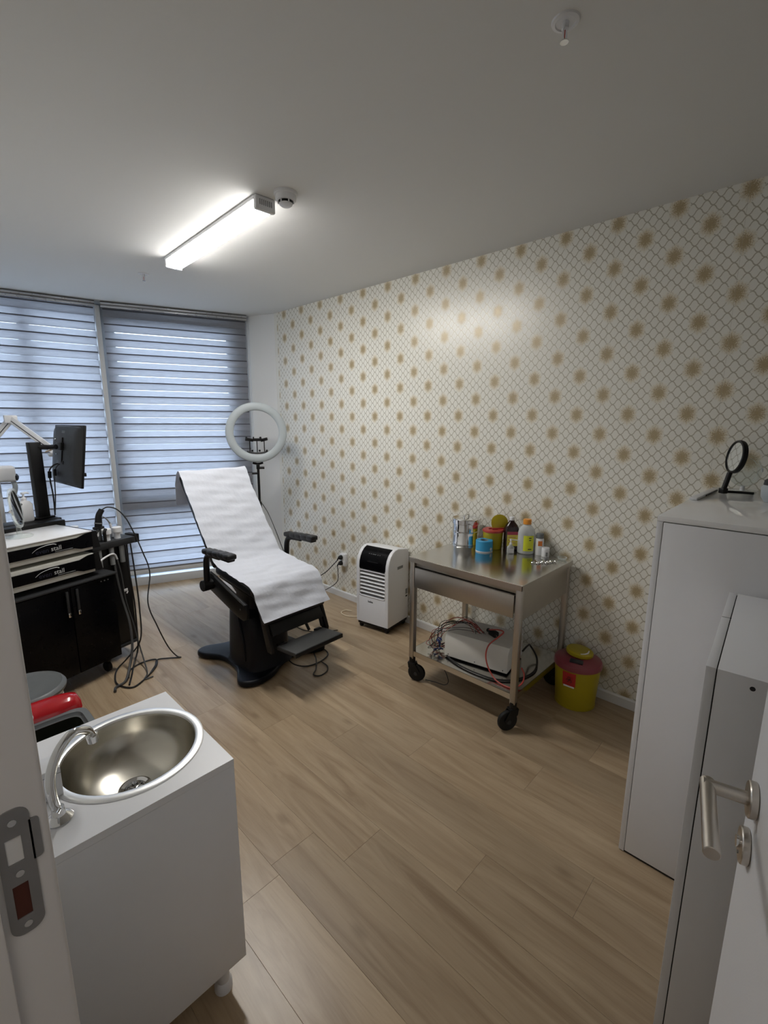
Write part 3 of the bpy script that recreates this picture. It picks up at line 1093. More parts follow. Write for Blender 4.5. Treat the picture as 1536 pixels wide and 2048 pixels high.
    fp = part('footrest', 'tread', t, box, (0, 0, 0), (0.37, 0.19, 0.028), 0.008, 2, loc=(0.01, -0.545, 0.258), rot=(math.radians(-5), 0, 0))
    part('edge', 'black', fp, span, (-0.187, -0.098, -0.016), (0.187, -0.090, 0.010), 0.003)
    part('hinge_lug', 'black', fp, box, (-0.14, 0.092, 0.006), (0.05, 0.03, 0.03), 0.005)
    part('hinge_lug', 'black', fp, box, (0.14, 0.092, 0.006), (0.05, 0.03, 0.03), 0.005)
    part('under_bracket', 'black', t, tube, [(-0.10, -0.36, 0.20), (-0.10, -0.50, 0.235)], 0.022, 8, spline=False)
    # paper sheet
    p = thing('paper_sheet', 'long crumpled white paper sheet draped over the black treatment chair', 'paper sheet', (*CH, 0), CHR)
    path = [(0.575, 1.02), (0.565, 1.12), (0.545, 1.22), (0.513, 1.262), (0.482, 1.242), (0.40, 1.118), (0.31, 0.985), (0.21, 0.845), (0.14, 0.752), (0.085, 0.695),
            (0.02, 0.672), (-0.10, 0.655), (-0.22, 0.642), (-0.31, 0.627), (-0.352, 0.60), (-0.385, 0.54), (-0.425, 0.475), (-0.458, 0.44)]
    part('sheet', 'paper', p, ribbon, path, 0.515, 0.0036)


# ------------------------------------------------------------------ ring light
def ring_light():
    c = Vector((2.223, 3.691, 1.509))
    hd = Vector((-c.x, -c.y)).normalized()          # towards the doorway
    rz = math.atan2(hd.y, hd.x) + PI / 2             # local -y faces the doorway
    t = thing('ring_light', 'large pale ring light on a black tripod in the corner', 'ring light', (c.x, c.y, 0), rz)
    tilt = math.radians(4)
    R0, R1 = 0.192, 0.262
    rm = (R0 + R1) / 2
    rw = (R1 - R0) / 2
    h = bpy.data.objects.new('ring_head', None)
    h.parent = t
    h.location = (0, 0, c.z)
    h.rotation_euler = (PI / 2 - tilt, 0, 0)
    COL.objects.link(h)
    # cross-section revolved: rounded diffuser in front, shell behind
    pro = [(rm + rw * math.cos(a), 0.016 * math.sin(a) + 0.008) for a in [PI * k / 12 for k in range(13)]]
    part('diffuser', 'ring', h, lathe, pro, 64)
    part('shell', 'white', h, lathe, [(R0 + 0.001, 0.008), (R0 + 0.004, -0.016), (R1 - 0.004, -0.016), (R1 - 0.001, 0.008)], 64)
    # phone clamps
    bar = bpy.data.objects.new('phone_holder', None)
    bar.parent = t
    bar.location = (0, -0.012, c.z - 0.172)
    COL.objects.link(bar)
    part('bar', 'black', bar, tube, [(-0.088, 0, 0.008), (-0.05, 0, -0.004), (0, 0, -0.008), (0.05, 0, -0.004), (0.088, 0, 0.008)], 0.0075, 8)
    for x, yaw in ((-0.062, 0.35), (0.0, 0.0), (0.062, -0.5)):
        part('stalk', 'black', bar, cyl, (x, 0, 0), (x, 0, 0.098), 0.0042, 10)
        part('clamp', 'black', bar, box, (0, 0, 0), (0.066, 0.018, 0.026), 0.004, loc=(x, 0, 0.110), rot=(0, yaw * 0.5, yaw))
        part('jaw', 'black', bar, box, (0, 0, 0), (0.012, 0.022, 0.036), 0.003, loc=(x - 0.028, 0, 0.118), rot=(0, yaw * 0.5, yaw))
        part('knob', 'black', bar, cyl, (x + 0.02, -0.006, 0.006), (x + 0.02, -0.006, 0.022), 0.008, 10)
    part('saddle', 'black', t, tube, [(-0.045, 0, c.z - 0.266), (0, 0, c.z - 0.276), (0.045, 0, c.z - 0.266)], 0.010, 8)
    part('tilt_head', 'black', t, box, (0, 0, c.z - 0.30), (0.03, 0.03, 0.05), 0.006)
    part('tilt_knob', 'black', t, cyl, (0, 0, c.z - 0.312), (0.055, 0, c.z - 0.312), 0.011, 12)
    part('height_knob', 'black', t, cyl, (-0.055, 0, c.z - 0.36), (0, 0, c.z - 0.36), 0.010, 12)
    part('upper_pole', 'black', t, cyl, (0, 0, 0.86), (0, 0, c.z - 0.27), 0.011, 16)
    part('collar', 'black', t, cyl, (0, 0, 0.83), (0, 0, 0.89), 0.018, 16)
    part('collar_knob', 'black', t, cyl, (-0.045, 0, 0.86), (0, 0, 0.86), 0.011, 12)
    part('lower_pole', 'black', t, cyl, (0, 0, 0.12), (0, 0, 0.85), 0.0145, 16)
    for k in range(3):
        a = 0.5 + k * 2 * PI / 3
        part('leg', 'black', t, tube, [(0.014 * math.cos(a), 0.014 * math.sin(a), 0.46), (0.28 * math.cos(a), 0.28 * math.sin(a), 0.012)], 0.010, 8, spline=False)
        part('brace', 'black', t, tube, [(0.012 * math.cos(a), 0.012 * math.sin(a), 0.14), (0.17 * math.cos(a), 0.17 * math.sin(a), 0.19)], 0.006, 6, spline=False)
    tag(part('lamp_cord', 'cord_black', None, tube,
             [(2.235, 3.71, 0.90), (2.245, 3.60, 0.80), (2.25, 3.50, 0.66), (2.265, 3.42, 0.50), (2.29, 3.36, 0.36), (2.34, 3.33, 0.20), (2.45, 3.36, 0.05), (2.60, 3.34, 0.012),
              (2.655, 3.15, 0.14), (2.632, 3.095, 0.27), (2.614, 3.081, 0.326)], 0.0035, 8),
        'thin black cord hanging from the ring light to the socket', 'cord')


# ------------------------------------------------------------------ socket
def socket():
    t = thing('wall_socket', 'white double wall socket low on the wallpaper beside the cooler', 'socket', (WX, 3.075, 0.375))
    part('back_box', 'white', t, span, (-0.036, -0.036, -0.058), (0.0, 0.036, 0.058), 0.006)
    for z in (0.027, -0.027):
        f = part('outlet', 'white', t, span, (-0.046, -0.030, z - 0.026), (-0.034, 0.030, z + 0.026), 0.004)
        part('recess', 'midgrey', f, cyl, (-0.0465, 0, z), (-0.0455, 0, z), 0.021, 20)
    for z, lab in ((0.027, 'black plug in the upper outlet of the wall socket'), (-0.027, 'black plug in the lower outlet of the wall socket')):
        p = thing('power_plug', lab, 'plug', (WX - 0.047, 3.075, 0.375 + z), 0, 'plugs in the wall socket')
        part('body', 'rubber', p, lathe, [(0, 0), (0.019, 0), (0.020, 0.012), (0.014, 0.030), (0.007, 0.036), (0, 0.036)], 18, rot=(0, -PI / 2, 0))
        part('strain_relief', 'rubber', p, tube, [(-0.030, 0, 0), (-0.042, 0.003, -0.010), (-0.044, 0.006, -0.024)], (0.0065, 0.0045), 8)
    tag(part('chair_cord', 'cord_black', None, tube,
             [(2.613, 3.081, 0.379), (2.60, 3.12, 0.335), (2.57, 3.20, 0.25), (2.50, 3.30, 0.165), (2.40, 3.36, 0.07), (2.26, 3.30, 0.012), (2.10, 3.12, 0.008), (1.98, 2.98, 0.010), (1.86, 2.92, 0.05)], 0.004, 8),
        'black cord running from the upper plug towards the treatment chair', 'cord')


# ------------------------------------------------------------------ air cooler
def cooler():
    ph = math.radians(-81.4)
    t = thing('air_cooler', 'white portable air cooler with black control panel beside the wall', 'air cooler', (2.530, 2.432, 0), ph)
    W, D = 0.305, 0.285
    f, b = -D / 2, D / 2
    arc = [(f, 0.505), (f + 0.004, 0.545), (f + 0.016, 0.582), (f + 0.036, 0.614), (f + 0.064, 0.638), (f + 0.098, 0.652)]
    top = [(f + 0.135, 0.655), (b - 0.03, 0.632), (b - 0.004, 0.622), (b, 0.610)]
    full = [(f, 0.055)] + arc + top + [(b, 0.055)]
    bm = bmesh.new()
    for x0, x1 in ((-W / 2, -0.122), (0.122, W / 2)):
        prism(bm, full, x0, x1, 'x', 0.006, 3)
    prism(bm, [(f + 0.0005, 0.055), (f + 0.0005, 0.265), (f + 0.004, 0.275), (f + 0.03, 0.28), (b, 0.28), (b, 0.055)], -0.128, 0.128, 'x')
    # set back middle with the curved shoulder
    prism(bm, [(f + 0.034, 0.27), (f + 0.034, 0.50), (f + 0.040, 0.57), (f + 0.075, 0.625), (f + 0.100, 0.6505)] + top + [(b, 0.27)], -0.128, 0.128, 'x')
    # bullnose around the opening
    tube(bm, [(-0.122, f + 0.003, 0.50), (-0.122, f + 0.002, 0.30), (-0.112, f + 0.002, 0.280), (-0.09, f + 0.002, 0.274), (0.09, f + 0.002, 0.274), (0.112, f + 0.002, 0.280),
              (0.122, f + 0.002, 0.30), (0.122, f + 0.003, 0.50)], 0.0045, 8, 4)
    obj('body', bm, 'white', t)
    bm = bmesh.new()
    pin = [(y - 0.001, z) for y, z in arc[0:]]
    back = [(y + 0.012, z - 0.006) for y, z in reversed(arc[0:])]
    prism(bm, [(f - 0.001, 0.492)] + pin + back + [(f + 0.012, 0.492)], -0.1215, 0.1215, 'x')
    cp = obj('control_panel', bm, 'black_gloss', t)
    for k, x in enumerate((-0.048, -0.030, -0.012, 0.0, 0.012, 0.034, 0.052)):
        part('touch_key', 'midgrey', cp, box, (0, 0, 0), (0.006, 0.0015, 0.004), loc=(x, f + 0.0315, 0.6105), rot=(math.radians(-45), 0, 0))
    part('display_line', 'charcoal', cp, box, (0, 0, 0), (0.10, 0.001, 0.003), loc=(0.0, f + 0.005, 0.556), rot=(math.radians(-12), 0, 0))
    part('grille_back', 'charcoal', t, span, (-0.121, f + 0.030, 0.276), (0.121, f + 0.0345, 0.50))
    for k in range(7):
        z = 0.482 - k * 0.0295
        part('louvre', 'white', t, box, (0, 0, 0), (0.242, 0.026, 0.0075), 0.0018, 2, loc=(0, f + 0.013, z), rot=(math.radians(24), 0, 0))
    me = text_mesh('beko', 0.024, 0.0004)
    mobj('logo', me, 'charcoal', t, (-0.015, f - 0.0008, 0.235), (PI / 2, 0, 0), 0)
    # side details on the right flank
    hg = part('hand_grip', 'midgrey', t, span, (W / 2 - 0.001, -0.02, 0.492), (W / 2 + 0.0012, 0.055, 0.514), 0.002)
    for k in range(3):
        part('grip_line', 'greyplastic', hg, span, (W / 2 + 0.0011, -0.012, 0.496 + k * 0.006), (W / 2 + 0.0016, 0.05, 0.4985 + k * 0.006))
    part('rating_label', 'midgrey', t, span, (W / 2 - 0.001, 0.098, 0.262), (W / 2 + 0.0008, 0.126, 0.305))
    part('warning_label', 'black', t, span, (W / 2 - 0.001, 0.100, 0.238), (W / 2 + 0.0008, 0.124, 0.250))
    part('plinth', 'black', t, span, (-W / 2 + 0.008, f + 0.008, 0.030), (W / 2 - 0.008, b - 0.004, 0.058), 0.005)
    for sx in (-1, 1):
        for sy in (-1, 1):
            x, y = sx * (W / 2 - 0.03), sy * (D / 2 - 0.03)
            c = part('caster', 'black', t, lathe, [(0, 0.052), (0.024, 0.052), (0.026, 0.044), (0.018, 0.030), (0, 0.030)], 16, loc=(x, y, 0))
            part('wheel', 'rubber', c, cyl, (-0.011, 0, 0.0205), (0.011, 0, 0.0205), 0.0205, 18, None, 0.003)
    tag(part('beige_cord', 'cord_beige', None, tube, [(2.40, 2.90, 0.006), (2.53, 2.80, 0.006), (2.50, 2.852, 0.006), (2.447, 2.842, 0.006), (2.428, 2.79, 0.006), (2.44, 2.73, 0.006), (2.49, 2.68, 0.006), (2.60, 2.66, 0.006)][1:], 0.0042, 8),
        'loop of beige cord on the floor beside the air cooler', 'cord')


# ------------------------------------------------------------------ instrument trolley
TX0, TX1, TY0, TY1, TZ = 2.050, 2.668, 1.012, 1.752, 0.81


def caster_parts(parent, x, y, yaw, R=0.056):
    c = bpy.data.objects.new('caster', None)
    c.parent = parent
    c.location = (x, y, 0)
    c.rotation_euler = (0, 0, yaw)
    COL.objects.link(c)
    off = 0.030
    part('swivel', 'black', c, cyl, (0, 0, 0.118), (0, 0, 0.158), 0.019, 16)
    bm = bmesh.new()
    for s in (-1, 1):
        prism(bm, [(-0.024, 0.122), (0.020, 0.122), (0.036 + off - 0.012, R + 0.012), (off + 0.012, R - 0.014), (off - 0.012, R - 0.012), (-0.02, 0.09)], s * 0.0155, s * 0.0195, 'y')
    box(bm, (0.0, 0, 0.120), (0.050, 0.040, 0.008), 0.002)
    obj('fork', bm, 'black', c)
    w = part('wheel', 'rubber', c, lathe, [(0, -0.012), (R - 0.010, -0.012), (R - 0.003, -0.0105), (R, -0.005), (R, 0.005), (R - 0.003, 0.0105), (R - 0.010, 0.012), (0, 0.012)], 28,
             loc=(off, 0, R), rot=(PI / 2, 0, 0))
    part('brake_cap', 'charcoal', c, cyl, (off, -0.0225, R), (off, 0.0225, R), 0.012, 14)
    return c


def trolley():
    t = thing('instrument_trolley', 'stainless steel trolley with drawer and lower shelf against the wallpaper', 'trolley', ((TX0 + TX1) / 2, (TY0 + TY1) / 2, 0))
    hx_, hy_ = (TX1 - TX0) / 2, (TY1 - TY0) / 2
    bm = bmesh.new()
    span(bm, (-hx_, -hy_, TZ - 0.004), (hx_, hy_, TZ), 0.0015)
    tp = obj('top', bm, 'steel_top', t, smooth=0)
    bm = bmesh.new()
    for a, b in (((-hx_, -hy_, TZ - 0.030), (-hx_ + 0.003, hy_, TZ - 0.004)), ((hx_ - 0.003, -hy_, TZ - 0.030), (hx_, hy_, TZ - 0.002)),
                 ((-hx_, -hy_, TZ - 0.030), (hx_, -hy_ + 0.003, TZ - 0.002)), ((-hx_, hy_ - 0.003, TZ - 0.030), (hx_, hy_, TZ - 0.002))):
        span(bm, a, b)
    obj('folded_edge', bm, 'steel', tp, smooth=0)
    lg = 0.032
    for sx in (-1, 1):
        for sy in (-1, 1):
            part('leg', 'steel', t, box, (sx * (hx_ - lg / 2 - 0.006), sy * (hy_ - lg / 2 - 0.006), (0.15 + TZ - 0.01) / 2), (lg, lg, TZ - 0.01 - 0.15), 0.003)
    # drawer: front, sides, bottom; rail above
    zd0, zd1 = 0.625, 0.748
    d = part('drawer', 'steel', t, span, (-hx_ + 0.004, -hy_ + 0.044, zd0), (-hx_ + 0.012, hy_ - 0.044, zd1), 0.002)
    part('drawer_box', 'steel', d, span, (-hx_ + 0.012, -hy_ + 0.06, zd0 + 0.01), (hx_ - 0.06, hy_ - 0.06, zd1 - 0.02), 0.002)
    part('drawer_lip', 'steel', d, span, (-hx_ + 0.004, -hy_ + 0.044, zd1 - 0.004), (-hx_ + 0.026, hy_ - 0.044, zd1), 0.001)
    part('front_rail', 'steel', t, span, (-hx_ + 0.022, -hy_ + 0.04, 0.752), (-hx_ + 0.040, hy_ - 0.04, TZ - 0.008), 0.001)
    for sy in (-1, 1):
        part('side_panel', 'steel', t, span, (-hx_ + 0.038, sy * (hy_ - 0.012), 0.612), (hx_ - 0.038, sy * (hy_ - 0.015), TZ - 0.006))
    part('back_panel', 'steel', t, span, (hx_ - 0.015, -hy_ + 0.038, 0.612), (hx_ - 0.012, hy_ - 0.038, TZ - 0.006))
    # lower shelf tray
    zs = 0.205
    bm = bmesh.new()
    span(bm, (-hx_ + 0.010, -hy_ + 0.010, zs - 0.003), (hx_ - 0.010, hy_ - 0.010, zs), 0.001)
    for a, b in (((-hx_ + 0.010, -hy_ + 0.010, zs - 0.034), (-hx_ + 0.013, hy_ - 0.010, zs)), ((hx_ - 0.013, -hy_ + 0.010, zs - 0.034), (hx_ - 0.010, hy_ - 0.010, zs)),
                 ((-hx_ + 0.010, -hy_ + 0.010, zs - 0.034), (hx_ - 0.010, -hy_ + 0.013, zs)), ((-hx_ + 0.010, hy_ - 0.013, zs - 0.034), (hx_ - 0.010, hy_ - 0.010, zs))):
        span(bm, a, b)
    obj('shelf', bm, 'steel_top', t, smooth=0)
    for sx, sy, yaw in ((-1, -1, math.radians(150)), (-1, 1, math.radians(-70)), (1, -1, math.radians(110)), (1, 1, math.radians(-100))):
        caster_parts(t, sx * (hx_ - lg / 2 - 0.006), sy * (hy_ - lg / 2 - 0.006), yaw)


def on_trolley():
    z = TZ + 0.0005
    # steel drum
    t = thing('sterilising_drum', 'polished steel drum with lid standing on the trolley', 'drum', (2.560, 1.690, z))
    R, H = 0.090, 0.150
    part('body', 'chrome', t, lathe, [(0, 0), (R + 0.003, 0), (R + 0.004, 0.006), (R + 0.002, 0.014), (R, 0.018), (R, H), (0, H)], 48)
    part('band', 'chrome', t, lathe, [(R, 0.082), (R + 0.0035, 0.084), (R + 0.0035, 0.090), (R, 0.092)], 48)
    ld = part('lid', 'chrome', t, lathe, [(R + 0.003, H - 0.012), (R + 0.006, H - 0.010), (R + 0.006, H + 0.018), (R + 0.002, H + 0.023), (0.02, H + 0.026), (0, H + 0.026)], 48)
    part('lid_handle', 'chrome', ld, tube, [(-0.026, 0, H + 0.024), (-0.022, 0, H + 0.040), (0, 0, H + 0.045), (0.022, 0, H + 0.040), (0.026, 0, H + 0.024)], 0.004, 8)
    for a in (math.radians(225), math.radians(45)):
        part('clasp', 'chrome', t, box, (0, 0, 0), (0.010, 0.022, 0.055), 0.003, loc=((R + 0.008) * math.cos(a), (R + 0.008) * math.sin(a), H - 0.03), rot=(0, 0, a))
    # small sharps tub with flap
    t = thing('sharps_container', 'small yellow sharps tub with red rim and open flap on the trolley', 'sharps container', (2.578, 1.498, z))
    part('tub', 'yellow', t, lathe, [(0, 0), (0.055, 0), (0.058, 0.004), (0.063, 0.112), (0, 0.112)], 36)
    part('rim', 'redlid', t, lathe, [(0.064, 0.108), (0.067, 0.110), (0.067, 0.120), (0.062, 0.124), (0.030, 0.124), (0.028, 0.118), (0, 0.118)], 36)
    bm = bmesh.new()
    pl = [(-0.048, 0), (0.048, 0), (0.054, 0.03)] + [(0.054 * math.cos(a), 0.045 + 0.048 * math.sin(a)) for a in [PI * k / 14 for k in range(15)]] + [(-0.054, 0.03)]
    prism(bm, pl, -0.003, 0.003, 'y', 0.0012)
    fl = obj('flap', bm, 'yellow', t, (0.030, -0.030, 0.124), (math.radians(-14), 0, math.radians(-42)))
    part('hinge', 'redlid', t, box, (0, 0, 0), (0.10, 0.012, 0.012), 0.003, loc=(0.030, -0.030, 0.126), rot=(0, 0, math.radians(-42)))
    # blue tape roll
    t = thing('tape_roll', 'bright blue roll of tape standing flat on the trolley', 'tape roll', (2.478, 1.498, z))
    part('tape', 'blue', t, lathe, [(0.026, 0), (0.050, 0), (0.0525, 0.003), (0.0525, 0.067), (0.050, 0.070), (0.026, 0.070), (0.026, 0)], 40)
    part('core', 'midgrey', t, lathe, [(0.0255, 0.001), (0.0255, 0.069), (0.022, 0.069), (0.022, 0.001), (0.0255, 0.001)], 28)
    part('print', 'white', t, cyl, (-0.006, -0.0515, 0.020), (-0.006, -0.0530, 0.020), 0.010, 18)
    part('lining', 'white', t, lathe, [(0.0526, 0.0005), (0.0532, 0.0005), (0.0532, 0.006), (0.0526, 0.006), (0.0526, 0.0005)], 40)
    # brown antiseptic bottle
    t = thing('antiseptic_bottle', 'dark brown bottle with white cap and yellow label on the trolley', 'bottle', (2.625, 1.395, z), math.radians(-47))
    part('body', 'brown', t, loft, [(0, 0, 0, 0.040, 0.030, 5), (0, 0, 0.004, 0.044, 0.034, 5), (0, 0, 0.135, 0.044, 0.034, 5), (0, 0, 0.160, 0.034, 0.027, 4), (0, 0, 0.180, 0.017, 0.016, 3), (0, 0, 0.192, 0.0145, 0.0145, 2)])
    part('cap', 'white', t, lathe, [(0, 0.190), (0.0155, 0.190), (0.0165, 0.192), (0.0165, 0.208), (0.015, 0.211), (0, 0.211)], 24)
    lb = part('label', 'label_yellow', t, span, (-0.034, -0.0352, 0.030), (0.034, -0.0335, 0.122))
    part('label_head', 'label_red', lb, span, (-0.034, -0.0356, 0.102), (0.034, -0.0345, 0.122))
    for k in range(3):
        part('label_line', 'label_red', lb, span, (-0.026, -0.0356, 0.085 - k * 0.018), (0.020, -0.0345, 0.088 - k * 0.018))
    # clear bottle
    t = thing('clear_bottle', 'translucent round bottle with orange cap and lime label on the trolley', 'bottle', (2.622, 1.290, z))
    part('body', 'milky', t, lathe, [(0, 0), (0.047, 0), (0.051, 0.005), (0.051, 0.128), (0.046, 0.150), (0.030, 0.170), (0.020, 0.176), (0.020, 0.184)], 36)
    part('liquid', 'milky', t, lathe, [(0, 0.003), (0.048, 0.004), (0.049, 0.080), (0, 0.080)], 32)
    part('cap', 'orange', t, lathe, [(0, 0.182), (0.024, 0.182), (0.0245, 0.184), (0.0245, 0.206), (0.023, 0.212), (0, 0.213)], 28)
    bm = bmesh.new()
    tt = bmesh.new()
    a0, a1, nn = math.radians(188), math.radians(262), 12
    lo = [tt.verts.new((0.0517 * math.cos(a0 + (a1 - a0) * k / nn), 0.0517 * math.sin(a0 + (a1 - a0) * k / nn), 0.022)) for k in range(nn + 1)]
    hi = [tt.verts.new((v.co.x, v.co.y, 0.118)) for v in lo]
    for k in range(nn):
        tt.faces.new((lo[k], lo[k + 1], hi[k + 1], hi[k]))
    merge(bm, tt)
    lb = obj('label', bm, 'label_lime', t)
    for zz, ln in ((0.104, 0.016), (0.090, 0.012), (0.034, 0.022)):
        aa = math.radians(232)
        part('label_print', 'ink', lb, box, (0, 0, 0), (0.0012, ln, 0.005), loc=(0.0520 * math.cos(aa), 0.0520 * math.sin(aa), zz), rot=(0, 0, aa))
    # small pump spray with long nozzle
    t = thing('nozzle_spray', 'tiny white spray bottle with long sideways nozzle on the trolley', 'spray bottle', (2.545, 1.352, z), math.radians(-45))
    part('body', 'milky', t, loft, [(0, 0, 0, 0.019, 0.014, 4), (0, 0, 0.003, 0.021, 0.016, 4), (0, 0, 0.038, 0.021, 0.016, 4), (0, 0, 0.050, 0.010, 0.009, 2.5), (0, 0, 0.056, 0.008, 0.008, 2)])
    part('label', 'white', t, span, (-0.015, -0.0168, 0.006), (0.015, -0.0158, 0.032))
    part('pump', 'white', t, lathe, [(0, 0.055), (0.0085, 0.055), (0.0085, 0.064), (0.004, 0.066), (0.004, 0.080), (0.0075, 0.081), (0.0075, 0.089), (0, 0.090)], 16)
    part('nozzle', 'white', t, tube, [(0.004, 0, 0.085), (0.05, 0, 0.080), (0.088, 0, 0.073)], 0.0028, 8)
    # aerosol can
    t = thing('aerosol_can', 'slim white aerosol can with grey cap and orange square on the trolley', 'aerosol can', (2.640, 1.212, z))
    part('can', 'white', t, lathe, [(0, 0), (0.0235, 0), (0.025, 0.003), (0.025, 0.098), (0.022, 0.104), (0, 0.104)], 28)
    part('cap', 'greyplastic', t, lathe, [(0, 0.103), (0.0225, 0.103), (0.0225, 0.128), (0.020, 0.132), (0, 0.132)], 28)
    aa = math.radians(215)
    part('orange_mark', 'label_orange', t, box, (0, 0, 0), (0.0030, 0.024, 0.030), 0.0, loc=(0.0242 * math.cos(aa), 0.0242 * math.sin(aa), 0.074), rot=(0, 0, aa))
    # little white pot
    t = thing('white_pot', 'short white ribbed pot beside the scissors on the trolley', 'pot', (2.628, 1.165, z))
    part('pot', 'white', t, lathe, [(0, 0), (0.0215, 0), (0.023, 0.003), (0.023, 0.040), (0, 0.040)], 24)
    part('lid', 'white', t, lathe, [(0, 0.040), (0.0225, 0.040), (0.0225, 0.052), (0.021, 0.055), (0, 0.055)], 24)
    part('label', 'midgrey', t, box, (0, 0, 0), (0.0015, 0.012, 0.024), loc=(0.0226 * math.cos(3.9), 0.0226 * math.sin(3.9), 0.018), rot=(0, 0, 3.9))
    # scissors
    labs = ('pair of steel scissors nearest the trolley front', 'middle pair of steel scissors by the white pot', 'pair of steel scissors closest to the white pot')
    for k, (x, y, a) in enumerate(((2.500, 1.165, 205), (2.535, 1.140, 215), (2.572, 1.115, 222))):
        t = thing('scissors', labs[k], 'scissors', (x, y, z + 0.003), math.radians(a), 'scissors on the trolley')
        for s in (-1, 1):
            part('ring', 'chrome', t, tube, [(0.052 + 0.013 * math.cos(q), s * 0.013 + 0.010 * math.sin(q), 0.002) for q in [2 * PI * j / 10 for j in range(10)]], 0.0024, 6, 2, closed=True)
            part('shank', 'chrome', t, tube, [(0.040, s * 0.011, 0.002), (0.015, s * 0.002, 0.002), (0.0, -s * 0.001, 0.002)], 0.0024, 6, 4)
            part('blade', 'chrome', t, prism, [(0.002, -0.004), (0.0, 0.004), (-0.055, s * 0.003 + 0.0004), (-0.056, s * 0.003 - 0.0004)], 0.001 + 0.0012 * (s > 0), 0.0022 + 0.0012 * (s > 0))
        part('pivot', 'chrome', t, cyl, (0, 0, 0), (0, 0, 0.005), 0.0032, 10)
    # small glass dish at the back corner
    t = thing('glass_dish', 'tiny clear glass dish at the back corner of the trolley', 'dish', (2.632, 1.062, z))
    part('dish', 'acrylic', t, lathe, [(0, 0), (0.018, 0), (0.024, 0.004), (0.026, 0.014), (0.024, 0.014), (0.021, 0.005), (0, 0.003)], 24)
    part('rim', 'milky', t, lathe, [(0.0245, 0.0135), (0.0262, 0.0135), (0.0262, 0.0155), (0.0245, 0.0155), (0.0245, 0.0135)], 24)


